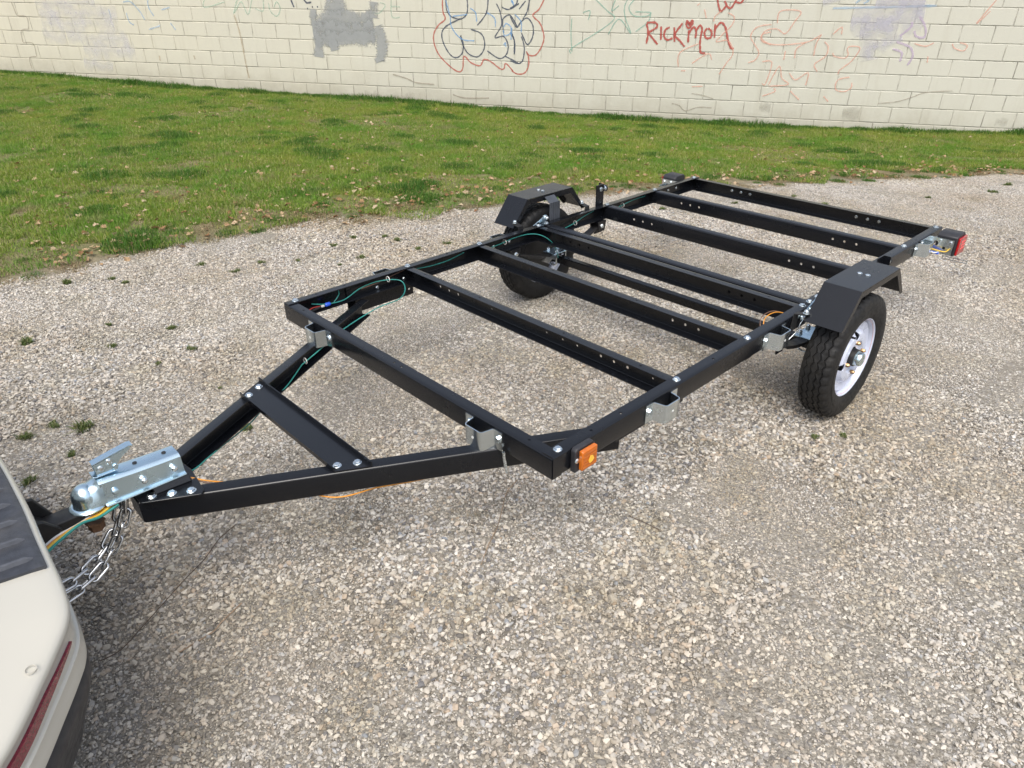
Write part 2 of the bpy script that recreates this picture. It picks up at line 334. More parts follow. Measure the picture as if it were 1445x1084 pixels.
# graffiti and stains: sprayed and rolled paint lying on the blocks
STROKES = {
 'red': [
  (0.028, [(5.808,1.117),(5.805,0.878),(5.837,0.77),(5.726,0.681),(5.649,0.556),(5.657,0.405),(5.737,0.255),(5.906,0.105),(6.035,0.042),(6.095,0.099),(6.119,0.266),(6.226,0.18),(6.369,0.141),(6.433,0.23),(6.541,0.203),(6.684,0.11),(6.746,0.112),(6.774,0.185),(6.882,0.086),(6.871,0.086),(6.956,0.043),(7.069,0.062),(7.128,0.171),(7.12,0.296),(7.091,0.358),(7.134,0.309),(7.244,0.325),(7.336,0.476),(7.345,0.598),(7.286,0.742),(7.175,0.846),(7.267,0.931),(7.355,1.096)]),
 ],
 'navy': [
  (0.026, [(5.86,1.094),(5.862,0.903),(5.929,0.808),(6.069,0.775),(6.168,0.837),(6.19,0.958),(6.174,1.1)]),
  (0.026, [(6.069,0.775),(5.868,0.685),(5.779,0.584),(5.802,0.434),(5.898,0.285),(5.997,0.242),(6.085,0.303),(6.111,0.418),(6.072,0.554),(6.103,0.43),(6.186,0.306),(6.328,0.265),(6.423,0.351),(6.444,0.477),(6.389,0.587),(6.235,0.639)]),
  (0.026, [(6.503,1.082),(6.475,0.868),(6.334,0.695)]),
  (0.026, [(6.626,0.99),(6.687,0.872),(6.704,0.704),(6.604,0.538),(6.738,0.558),(6.808,0.437),(6.781,0.311),(6.669,0.252),(6.485,0.353)]),
  (0.026, [(6.738,0.607),(6.723,0.777),(6.818,0.846),(6.888,0.781),(6.944,0.685)]),
  (0.026, [(6.966,0.996),(6.818,0.918),(6.708,0.944)]),
  (0.026, [(6.768,0.286),(6.98,0.191)]),
  (0.026, [(6.862,0.611),(6.911,0.464),(6.902,0.315)]),
  (0.026, [(6.835,0.827),(6.933,0.685),(7,0.759),(7.094,0.809),(7.178,0.715),(7.182,0.57),(7.102,0.457),(7.008,0.614)]),
  (0.026, [(6.837,0.61),(6.899,0.513),(6.902,0.315)]),
  (0.026, [(7.009,0.565),(7.056,0.419),(7.037,0.244),(6.968,0.191),(6.841,0.225)]),
  (0.026, [(7.128,1.092),(7.092,0.904),(7.027,0.796)]),
  (0.026, [(6.834,0.934),(6.928,0.995),(6.94,1.089)]),
  (0.026, [(6.97,0.925),(7.063,1.033)]),
  (0.034, [(3.366,1.004),(3.407,0.88)]),
  (0.034, [(3.577,1.008),(3.628,0.947),(3.71,0.956)]),
  (0.034, [(3.623,0.867),(3.641,0.867)]),
  (0.034, [(3.708,0.891),(3.726,0.891)]),
  (0.034, [(3.792,0.893),(3.81,0.893)]),
 ],
 'blue': [
  (0.026, [(5.847,1.047),(5.915,0.808),(5.925,0.686),(6.007,0.565),(6.119,0.493),(6.289,0.485)]),
  (0.026, [(6.226,0.923),(6.308,0.864),(6.326,0.744)]),
  (0.026, [(6.737,0.681),(6.778,0.73),(6.848,0.683),(6.835,0.598),(6.752,0.571),(6.732,0.644)]),
  (0.026, [(5.957,0.809),(6.182,0.838)]),
  (0.026, [(6.488,0.868),(6.599,0.798),(6.612,0.678)]),
  (0.026, [(6.739,0.435),(6.766,0.473),(6.772,0.416)]),
  (0.026, [(6.857,1.041),(6.885,0.994)]),
  (0.026, [(6.903,0.853),(7,0.759),(7.003,0.614)]),
  (0.026, [(6.864,0.684),(6.852,0.512)]),
  (0.026, [(6.846,1.041),(6.888,0.971)]),
 ],
 'green_faint': [
  (0.022, [(2.745,0.855),(2.877,0.82),(2.908,0.996)]),
  (0.022, [(2.99,0.935),(3.001,0.822),(3.096,0.748),(3.174,0.851),(3.13,0.95),(3.071,0.874)]),
  (0.022, [(4.669,0.855),(4.783,0.821),(4.903,0.933),(4.825,0.969)]),
  (0.022, [(5.003,1.032),(4.998,0.788),(5.128,0.779)]),
  (0.022, [(4.994,0.923),(5.138,0.918)]),
  (0.024, [(1.908,0.979),(1.873,0.851),(2.244,0.934)]),
  (0.024, [(2.473,0.988),(2.367,0.771),(2.525,0.939),(2.61,0.763),(2.721,0.993)]),
 ],
 'green': [
  (0.024, [(7.765,0.353),(7.774,0.427),(8.187,0.679),(8.371,0.837),(8.26,0.927),(8.066,1.085)]),
  (0.024, [(7.753,0.823),(7.75,0.633),(7.777,0.378)]),
  (0.024, [(8.297,0.622),(8.437,0.826),(8.623,0.642),(8.527,0.84),(8.502,0.978),(8.543,1.093)]),
  (0.024, [(8.645,1.095),(8.566,0.98),(8.64,0.877),(8.808,0.869),(8.88,0.917),(8.661,0.924)]),
  (0.024, [(8.88,0.917),(8.854,0.801),(8.686,0.668)]),
  (0.024, [(7.908,0.897),(8.012,0.922),(7.993,0.805)]),
  (0.024, [(8.365,1.067),(8.325,0.929),(8.423,1)]),
 ],
 'blue_faint': [
  (0.03, [(0.434,0.896),(0.568,0.904),(0.697,0.776),(0.76,0.646)]),
  (0.03, [(0.447,0.745),(0.469,0.613),(0.539,0.566)]),
  (0.03, [(0.895,0.961),(0.876,0.832),(0.94,0.702)]),
  (0.03, [(1.095,0.797),(1.262,0.839)]),
  (0.03, [(0.795,0.508),(1.019,0.567)]),
  (0.03, [(1.212,0.616),(1.284,0.512)]),
  (0.03, [(0.137,0.791),(0.148,0.659)]),
  (0.04, [(11.315,1.021),(11.685,1.035),(12.619,1.075)]),
  (0.035, [(11.593,1.081),(11.66,1.137),(11.755,1.127),(11.696,1.083)]),
 ],
 'grey_roller': [
  (0.287, [(4.105,1.065),(4.087,0.794)]),
  (0.242, [(3.76,0.699),(4.658,0.737)]),
  (0.257, [(3.697,0.571),(4.688,0.582)]),
  (0.212, [(3.711,0.45),(4.68,0.493)]),
  (0.145, [(3.758,0.456),(3.73,0.194)]),
  (0.169, [(4.743,0.634),(4.808,0.42),(4.756,0.16)]),
  (0.139, [(4.723,0.967),(4.705,0.77)]),
  (0.121, [(3.726,0.849),(3.706,0.635)]),
  (0.133, [(3.982,0.424),(4.012,0.295)]),
 ],
 'lavender_faint': [
  (0.257, [(-1.185,0.711),(0.252,0.727)]),
  (0.257, [(-1.174,0.549),(0.14,0.579)]),
  (0.242, [(-1.222,0.369),(-0.825,0.351)]),
  (0.257, [(-0.754,0.353),(0.348,0.368)]),
  (0.257, [(-0.499,0.179),(0.429,0.178)]),
  (0.212, [(-0.559,-0.006),(-0.065,-0.104)]),
  (0.151, [(-1.205,0.845),(-0.101,0.886)]),
 ],
 'lavender': [
  (0.272, [(11.872,1.119),(12.441,1.108)]),
  (0.347, [(11.616,0.885),(12.467,0.936)]),
  (0.287, [(11.753,0.754),(12.184,0.798)]),
  (0.257, [(11.857,0.712),(11.931,0.407)]),
  (0.166, [(11.966,0.552),(12.287,0.667)]),
  (0.103, [(11.181,1.095),(11.381,1.142)]),
 ],
 'purple_faint': [
  (0.04, [(12.441,0.946),(12.545,0.818),(12.567,0.697),(12.462,0.705),(12.421,0.77)]),
  (0.04, [(12.256,0.7),(12.363,0.813),(12.368,0.879)]),
  (0.04, [(12.204,0.541),(12.332,0.499),(12.339,0.385)]),
  (0.04, [(12.444,0.342),(12.483,0.458),(12.418,0.569),(12.227,0.632)]),
 ],
 'maroon': [
  (0.034, [(8.836,0.777),(8.869,0.66),(8.858,0.517)]),
  (0.034, [(8.835,0.788),(8.958,0.791),(8.985,0.734),(8.882,0.661),(8.927,0.603),(9.02,0.51)]),
  (0.034, [(9.045,0.747),(9.06,0.571)]),
  (0.034, [(9.169,0.738),(9.109,0.701),(9.101,0.619),(9.15,0.573),(9.224,0.599)]),
  (0.034, [(9.232,0.739),(9.255,0.552)]),
  (0.034, [(9.34,0.793),(9.252,0.646),(9.331,0.566),(9.405,0.49)]),
  (0.034, [(9.394,0.766),(9.399,0.824),(9.437,0.791),(9.469,0.833),(9.479,0.791),(9.437,0.733),(9.394,0.766)]),
  (0.034, [(9.416,0.79),(9.454,0.796),(9.433,0.763)]),
  (0.034, [(9.44,0.709),(9.449,0.545)]),
  (0.034, [(9.445,0.67),(9.498,0.746),(9.542,0.7),(9.542,0.607)]),
  (0.034, [(9.542,0.7),(9.583,0.771),(9.622,0.725),(9.615,0.632),(9.621,0.515),(9.645,0.42),(9.709,0.417)]),
  (0.034, [(9.688,0.739),(9.659,0.68),(9.694,0.611),(9.755,0.624),(9.758,0.694),(9.701,0.739)]),
  (0.034, [(9.792,0.799),(9.807,0.614)]),
  (0.034, [(9.797,0.73),(9.865,0.812),(9.936,0.756),(9.998,0.595),(10.051,0.498),(10.096,0.485)]),
  (0.032, [(9.774,1.115),(9.811,1.004),(9.848,0.955),(9.906,1.028),(9.873,1.083)]),
  (0.032, [(9.906,1.028),(9.972,0.995),(10.021,1.075),(10.038,1.119)]),
  (0.032, [(10.021,1.075),(10.096,1.065),(10.135,1.121)]),
 ],
 'salmon': [
  (0.024, [(9.848,0.955),(9.779,0.89),(9.764,0.821)]),
  (0.024, [(9.944,0.939),(10.039,0.884),(10.019,0.781),(9.913,0.663),(9.839,0.568),(10,0.584),(10.095,0.433),(10.021,0.288),(9.942,0.14)]),
  (0.024, [(9.603,0.538),(9.35,0.412),(9.349,0.218)]),
  (0.024, [(9.536,0.273),(9.748,0.411),(9.811,0.329)]),
  (0.024, [(9.394,0.17),(9.459,0.172)]),
  (0.024, [(9.578,-0.041),(9.733,-0.028)]),
  (0.024, [(10.555,0.805),(10.367,0.766),(10.301,0.65),(10.383,0.536),(10.448,0.444),(10.415,0.348),(10.322,0.309)]),
  (0.024, [(10.572,0.714),(10.456,0.677),(10.459,0.596),(10.603,0.546)]),
  (0.024, [(9.617,0.977),(9.658,0.864)]),
  (0.024, [(9.511,1.02),(9.545,1.043)]),
  (0.024, [(10.629,0.818),(10.628,0.952),(10.729,0.988),(10.912,0.969),(10.853,0.845),(10.762,0.696),(10.642,0.75),(10.511,0.735),(10.45,0.665),(10.487,0.597),(10.618,0.554),(10.837,0.56),(11.084,0.601),(11.244,0.697)]),
  (0.024, [(10.945,0.388),(10.946,0.505),(11.05,0.589)]),
  (0.024, [(11.244,0.697),(11.197,0.581),(11.195,0.419)]),
  (0.024, [(11.387,0.7),(11.485,0.793),(11.5,0.703)]),
  (0.024, [(11.3,0.607),(11.363,0.54),(11.352,0.424),(11.229,0.315),(11.286,0.222)]),
  (0.024, [(11.438,0.473),(11.472,0.427),(11.608,0.408),(11.645,0.456),(11.618,0.524),(11.657,0.559),(11.78,0.54),(11.721,0.389),(11.623,0.292),(11.574,0.243),(11.572,0.196)]),
  (0.024, [(11.737,0.166),(11.588,0.125),(11.579,0.004),(11.697,-0.027),(11.782,0.024),(11.778,0.096)]),
  (0.024, [(10.562,0.04),(10.612,0.042),(10.649,0.32),(10.51,0.327)]),
  (0.024, [(10.654,0.019),(10.757,0.276),(10.823,0.122),(10.927,0.041),(10.669,0.007)]),
  (0.024, [(10.908,0.197),(11.014,0.105),(11.166,0.206),(11.164,0.037)]),
  (0.024, [(10.592,-0.132),(10.758,-0.063),(10.736,-0.015)]),
  (0.024, [(10.804,0.478),(10.802,0.36)]),
  (0.024, [(10.968,-0.043),(11.117,-0.16)]),
  (0.024, [(11.441,-0.098),(11.519,-0.169)]),
  (0.024, [(13.157,0.875),(13.326,1.176)]),
  (0.024, [(13.168,0.876),(13.286,1.028)]),
  (0.024, [(12.463,0.616),(12.609,0.586),(12.711,0.634)]),
  (0.024, [(12.94,0.629),(12.979,0.574),(13.101,0.544),(13.126,0.612),(13.027,0.642)]),
  (0.024, [(12.678,0.464),(12.689,0.384)]),
 ],
 'stain': [
  (0.022, [(-1.669,0.863),(-1.642,0.661)]),
  (0.022, [(-1.642,0.661),(-1.457,0.638),(-1.489,0.459)]),
  (0.022, [(-1.489,0.459),(-1.643,0.427),(-1.677,0.245)]),
  (0.022, [(-1.677,0.245),(-1.483,0.236),(-1.485,0.037)]),
  (0.022, [(-1.485,0.037),(-1.641,0.004),(-1.652,-0.17)]),
  (0.03, [(4.951,-0.031),(5.158,-0.077),(5.335,-0.138),(5.632,-0.153)]),
  (0.03, [(5.923,-0.289),(6.129,-0.335),(6.51,-0.32)]),
  (0.02, [(9.318,-0.284),(9.427,-0.305),(9.53,-0.378),(9.721,-0.318),(9.907,-0.323)]),
  (0.02, [(9.591,-0.133),(9.751,-0.152),(9.914,-0.196)]),
  (0.02, [(12.193,-0.165),(12.427,-0.132),(12.624,-0.063),(12.772,0.002),(13.125,0.039)]),
 ],
 'rust': [
  (0.035, [(2.367,0.771),(2.414,0.526),(2.431,0.289),(2.438,0.074),(2.457,-0.172)]),
  (0.035, [(0.887,0.122),(0.882,0.039)]),
  (0.035, [(1.524,0.141),(1.535,0.079)]),
 ],
 'dirt': [
  (0.181, [(4.465,-0.36),(4.681,-0.365)]),
  (0.212, [(4.924,-0.397),(5.38,-0.392)]),
  (0.212, [(11.764,-0.319),(11.96,-0.311)]),
  (0.121, [(13.789,-0.339),(13.928,-0.338)]),
  (0.151, [(10.6,-0.269),(10.73,-0.276)]),
 ],
}
PAINT = {  # colour, opacity, label
 'red': ((.42,.13,.10), .72, 'dark red bubble outline round the blue-black letters'),
 'navy': ((.06,.075,.11), .75, 'blue-black looping graffiti letters'),
 'blue': ((.16,.33,.58), .50, 'bright blue graffiti underlines'),
 'green_faint': ((.32,.48,.38), .42, 'faint green scribble'),
 'green': ((.24,.41,.34), .50, 'green angular graffiti tag'),
 'blue_faint': ((.32,.45,.60), .45, 'pale blue graffiti marks'),
 'grey_roller': ((.30,.31,.31), .72, 'grey rolled paint patch over old graffiti'),
 'lavender_faint': ((.54,.53,.56), .45, 'faded lilac patch of overpainting'),
 'lavender': ((.47,.46,.53), .60, 'lilac patch of sprayed paint'),
 'purple_faint': ((.46,.38,.50), .55, 'faint purple curls'),
 'maroon': ((.36,.075,.06), .80, 'dark red handwritten tag'),
 'salmon': ((.66,.36,.28), .50, 'faint salmon graffiti outlines'),
 'stain': ((.26,.22,.17), .42, 'brown stained cracks'),
 'rust': ((.38,.27,.15), .32, 'rusty run marks'),
 'dirt': ((.34,.32,.27), .40, 'grey dirt stains near the foot of the wall'),
}
layer = 0
for nm, strokes in STROKES.items():
    col, op, lab = PAINT[nm]
    k = NT('paint_'+nm); pos = k.n('NewGeometry').outputs['Position']
    cov = k.n('Attribute', None, attribute_name='cover').outputs['Fac']
    nz = k.noise(pos, 3.5 if nm in ('lavender','lavender_faint') else 8 if nm in ('grey_roller','dirt') else 22, 5, .6 if nm in ('lavender','lavender_faint') else .75)
    al = k.math('MULTIPLY', k.n('MapRange', {'Value': k.math('ADD', cov, k.math('MULTIPLY', k.math('SUBTRACT', nz, .5), 2.2)), 'From Min': .10 if nm in ('lavender','lavender_faint','dirt') else .30, 'From Max': 1.0 if nm in ('lavender','lavender_faint','dirt') else .75}).outputs[0], op)
    bs = k.n('BsdfPrincipled', {'Base Color': k.mix(k.ramp(nz, [(.3, 0.), (.7, .35)]), col, tuple(min(1, x*1.5+.03) for x in col)), 'Roughness': .7, 'Specular IOR Level': .25}).outputs[0]
    mat = k.done(k.n('MixShader', {0: al, 1: k.n('BsdfTransparent').outputs[0], 2: bs}).outputs[0])
    V = []; F = []; A = []
    for w, pts in strokes:
        layer += 1; yo = -.0075-.00004*layer; wide = w > .07
        w = w if wide else w*(1.0 if nm == 'maroon' else .88)
        P = spline([(a, h, 0) for a, h in pts], 1 if wide and len(pts) < 3 else 6); 
        if wide:
            d0 = (P[1]-P[0]).normalized(); P = [P[0]-d0*w*.1]+P+[P[-1]+d0*w*.1]
            Q = []
            for i in range(len(P)-1):
                for t in (0, .25, .5, .75): Q.append(P[i].lerp(P[i+1], t))
            P = Q+[P[-1]]
        n = len(P); base = len(V)
        ts = (-1, -.62, 0, .62, 1) if nm not in ('dirt','lavender','lavender_faint','grey_roller') else (-1.9, -.8, 0, .8, 1.9) if nm != 'dirt' else (-1.6, -.7, 0, .7, 1.6); cs = (0, 1, 1.15, 1, 0) if nm not in ('dirt','lavender','lavender_faint','grey_roller') else (-.35, .72, 1.0, .72, -.35) if nm == 'grey_roller' else (-.5, .32, .72, .32, -.5)
        for i, p in enumerate(P):
            t = (P[min(i+1,n-1)]-P[max(i-1,0)]).normalized(); s = Vector((-t.y, t.x, 0))
            e = 0 if i in (0, n-1) else 1
            ww = w*(1+.18*math.sin(i*1.7+layer))
            for q, cc in zip(ts, cs):
                x = p+s*q*ww/2; V.append((x.x, yo, x.y+HB)); A.append((cc*e-(.3 if nm != 'x' and not e else 0)) if wide else cc*(.55 if not e else 1))
        for i in range(n-1):
            for j in range(4):
                a = base+i*5+j; F.append((a, a+1, a+6, a+5))
    me = bpy.data.meshes.new('graffiti'); me.from_pydata(V, [], F); at = me.attributes.new('cover', 'FLOAT', 'POINT'); at.data.foreach_set('value', A)
    me.materials.append(mat); o = bpy.data.objects.new('graffiti' if nm not in ('stain','rust','dirt') else 'stain', me); COL.objects.link(o); o.parent = wall; o['label'] = lab
# ------------------------------------------------------------------ trailer
W, L, ZT, HC, FL, TH = 1.448, 2.79, .457, .070, .040, .0035
trailer = empty('utility_trailer', (1.2, W/2, 0))
tag(trailer, 'black bolt-together folding trailer frame with bare crossbeams, hitched to the cream car', 'trailer')
def channel(name, a, b, side, ztop, h=HC, fl=FL, t=TH, parent=trailer, mat='black', path=None, holes=None):
    """C-section from a to b (xy), web on the a-b line, flanges towards 'side'"""
    r = .006; prof = []
    def arc(cx, cz, a0, a1, rr):
        return [(cx+rr*math.cos(R_(a0+(a1-a0)*i/3)), cz+rr*math.sin(R_(a0+(a1-a0)*i/3))) for i in range(4)]
    prof = [(fl,0)]+arc(r,-r,90,180,r)+arc(r,-h+r,180,270,r)+[(fl,-h),(fl,-h+t)]+arc(r,-h+r,270,180,r-t)+arc(r,-r,180,90,r-t)+[(fl,-t)]
    P = [Vector((*p, 0)) for p in (path or [a, b])]; n = len(P); m = len(prof); vs = []
    sd = Vector((*side, 0))
    for i in range(n):
        ds = [(P[j+1]-P[j]).normalized() for j in (i-1, i) if 0 <= j < n-1]
        ns = []
        for d in ds:
            q = Vector((-d.y, d.x, 0)); q = q if q.dot(sd) > 0 else -q; ns.append(q)
        mm = (ns[0]+ns[-1]).normalized(); sc = 1/mm.dot(ns[0])
        vs += [P[i]+mm*s*sc+Vector((0,0,ztop+z)) for s, z in prof]
    fs = []
    for i in range(n-1): fs += [(i*m+k, i*m+(k+1)%m, (i+1)*m+(k+1)%m, (i+1)*m+k) for k in range(m)]
    fs += [tuple(range(m)), tuple((n-1)*m+k for k in reversed(range(m)))]
    mb = MB(); mb.add(vs, fs)
    o = mb.build(name, M[mat], parent, smooth=35)
    if holes:
        drill(o, holes); o.data.shade_smooth(); o.data.set_sharp_from_angle(angle=R_(35))
    return o
# bolts share one mesh: hex head on a round washer, axis +Z
def hexbolt(rh=.0098, hh=.0075, wash=.0125):
    mb = MB(); mb.lathe([(0,0),(0,wash),(.0018,wash),(.0022,wash*.96),(.0022,0)], (0,0,0), (0,0,1), 16)
    mb.lathe([(.0022,0),(.0022,rh),(hh-.001,rh),(hh,rh*.86),(hh,0)], (0,0,0), (0,0,1), 6)
    return mb.mesh('bolt', M['bolt'])
BOLT = hexbolt(); BOLT_S = hexbolt(.0065,.005,.008)
def domenut():
    mb = MB(); mb.lathe([(0,0),(0,.012),(.002,.012),(.002,.0095),(.009,.0095),(.013,.0075),(.0155,.004),(.016,0)], (0,0,0), (0,0,1), 12)
    return mb.mesh('nut', M['bolt'])
NUT = domenut()
NUT_S = MB().lathe([(0,0),(0,.0082),(.006,.0082),(.0072,.006),(.0072,.0042),(.0125,.0042),(.0125,0)], (0,0,0), (0,0,1), 6).mesh('nut', M['bolt'])
def bolt(p, d=(0,0,1), parent=trailer, me=None, name='bolt'):
    o = bpy.data.objects.new(name, me or BOLT); q = Vector(d).to_track_quat('Z', 'Y')
    q = q @ Quaternion((0,0,1), random.random()*6.28)
    return link(o, parent, Matrix.Translation(p) @ q.to_matrix().to_4x4())
mir = lambda y, s: y if s > 0 else W-y             # s=1: the rail beside the orange marker lamp, s=-1: the opposite one

SPL0, SPL1 = 1.416, 1.424
beams = [('cross_beam', .577, 'front'), ('cross_beam', .995, 'front'), ('cross_beam', 1.392, 'front'), ('cross_beam', 1.447, 'rear'),
         ('cross_beam', 1.926, 'web'), ('cross_beam', 2.358, 'web')]
for s in (1, -1):
    y = mir(0, s)
    top = [((x, mir(.019, s), ZT), (0,0,1), .0045) for x in ((.17,.30,.78) if s > 0 else (.13,.26,.80))]
    channel('side_rail', (-.002, y), (SPL0, y), (0, s), ZT, holes=top)
    channel('side_rail', (SPL1, y), (L, y), (0, s), ZT)
    for x in (.036, .577, .995, 1.392, 1.447, 1.926, 2.358, 2.756): bolt((x, mir(.021, s), ZT), (0,0,1))
    for x in (.41, .52, .62, 1.10, 1.205): bolt((x, mir(TH, s), .414), (0, s, 0), me=BOLT_S)
    for x in (2.45, 2.52, 2.60): bolt((x, mir(TH, s), .42), (0, s, 0), me=BOLT_S)
ZB = ZT-TH-.0004
hy = (.225,.283,.341,1.107,1.165,1.223)
channel('front_beam', (-.0045, .0036), (-.0045, W-.0036), (1, 0), ZB, holes=[((.017, yy, ZB), (0,0,1), .0045) for yy in (.11, .70, .74, 1.33)])
for nm, x, kind in beams:
    if kind == 'front':
        hs = [((x+.02, yy, .415), (1,0,0), .0058) for yy in hy]+[((x, yy, ZB), (0,0,1), .004) for yy in (.16,.5,.95,1.3)]
        if x < .6: hs = hs+[((x+.02, yy, .415), (1,0,0), .004) for yy in (.12,.45,.52,.60,.9)]
        channel(nm, (x+.02, .0042), (x+.02, W-.0042), (-1, 0), ZB, holes=hs)
    else:
        hs = [((x-.02, yy, .421), (1,0,0), .0058) for yy in hy] if kind == 'web' else None
        channel(nm, (x-.02, .0042), (x-.02, W-.0042), (1, 0), ZB, holes=hs)
channel('rear_beam', (L-.004, .0042), (L-.004, W-.0042), (-1, 0), ZB)
for yy in (.30,.36,.42,1.05,1.11,1.17): bolt((L-.0075, yy, .42), (-1,0,0), me=BOLT_S)
# tongue: two channels bent to run back under the rails
ZG = .3828
for s in (1, -1):
    pts = [(-.835, .683), (.318, .030)]
    pts = [(x, mir(y, s)) for x, y in pts]
    channel('tongue_beam', None, None, (.3, s), ZG, path=pts)
    zb = .374 if s > 0 else .318
    tp = MB(); tp.prism([(.27, mir(.0065, s), zb),(.605, mir(.0065, s), zb),(.605, mir(.0065, s), .440),(.27, mir(.0065, s), .440)], (0, s*.004, 0)); tpo = tp.build('tongue_plate', M['black'], trailer)
    if s < 0: drill(tpo, [((.585, mir(.0085, s), .345), (0,1,0), .006)]); tpo.data.materials.clear(); tpo.data.materials.append(M['black'])
    for x in (.42, .56): bolt((x, mir(.0105, s), .40), (0, s, 0), me=BOLT_S)
    bolt((.0, mir(.24, s), ZG-HC), (0,0,-1), me=BOLT_S)
# loose pin hanging beside the front beam
MB().tube([(-.014,.181,.392),(-.014,.179,.37),(-.014,.168,.326)], .0045, 10).build('pin', M['bolt'], trailer, smooth=60)
# tongue brace: shallow channel, open upwards
def brace():
    x0, x1 = -.405, -.312; ya, yb = .395, W-.395; z = ZG+.001
    yl = lambda x: .222-.566*x                      # tongue web line
    prof = [(x0, z+.017), (x0+.001, z+.001), (x0+.004, z), (x1-.004, z), (x1-.001, z+.001), (x1, z+.017)]
    mb = MB(); n = len(prof)
    inner = [(x0+.003, z+.017), (x0+.0045, z+.003), (x1-.0045, z+.003), (x1-.003, z+.017)]
    ring = prof+inner[::-1]
    vs = [(x, yl(x)-.008, zz) for x, zz in ring]+[(x, W-yl(x)+.008, zz) for x, zz in ring]
    m = len(ring)
    mb.add(vs, [tuple(range(m)), tuple(range(2*m-1, m-1, -1))]+[(i,(i+1)%m,(i+1)%m+m,i+m) for i in range(m)])
    o = mb.build('tongue_brace', M['black'], trailer, smooth=30)
    for x in (-.383, -.335):
        for s in (1, -1): bolt((x, mir(yl(x)+.020, s), z+.003), parent=o)
brace()
# gusset plate and raised saddle that carries the coupler
yc = W/2
gp = MB(); g0 = [(-.834,.668),(-.705,.597),(-.692,.612),(-.68,yc)]
poly = g0+[(x, W-y) for x, y in reversed(g0[:-1])]+[(-.834, yc)]
gp.prism([(x, y, ZG+.0008) for x, y in poly], (0,0,.006))
gus = gp.build('gusset_plate', M['black'], trailer, bevel=.002)
sd_ = MB(); sec = [(.050,0),(.040,.0195),(-.040,.0195),(-.050,0)]
sd_.add([(x, yc+dy*(1 if x < -.75 else 1.15), ZG+.0072+dz) for x in (-.795,-.700) for dy, dz in sec], [(0,1,5,4),(1,2,6,5),(2,3,7,6),(3,0,4,7),(0,3,2,1),(4,5,6,7)])
sd_.build('coupler_saddle', M['black'], trailer, bevel=.003)
for s in (1, -1):
    for x, y in ((-.803,.676),(-.761,.651),(-.719,.627)): bolt((x, mir(y, s), ZG+.0068), parent=gus)
MB().box((-.837,.684,ZG-.066),(-.829,W-.684,ZG-.003)).build('tongue_nose_plate', M['black'], trailer, bevel=.002)
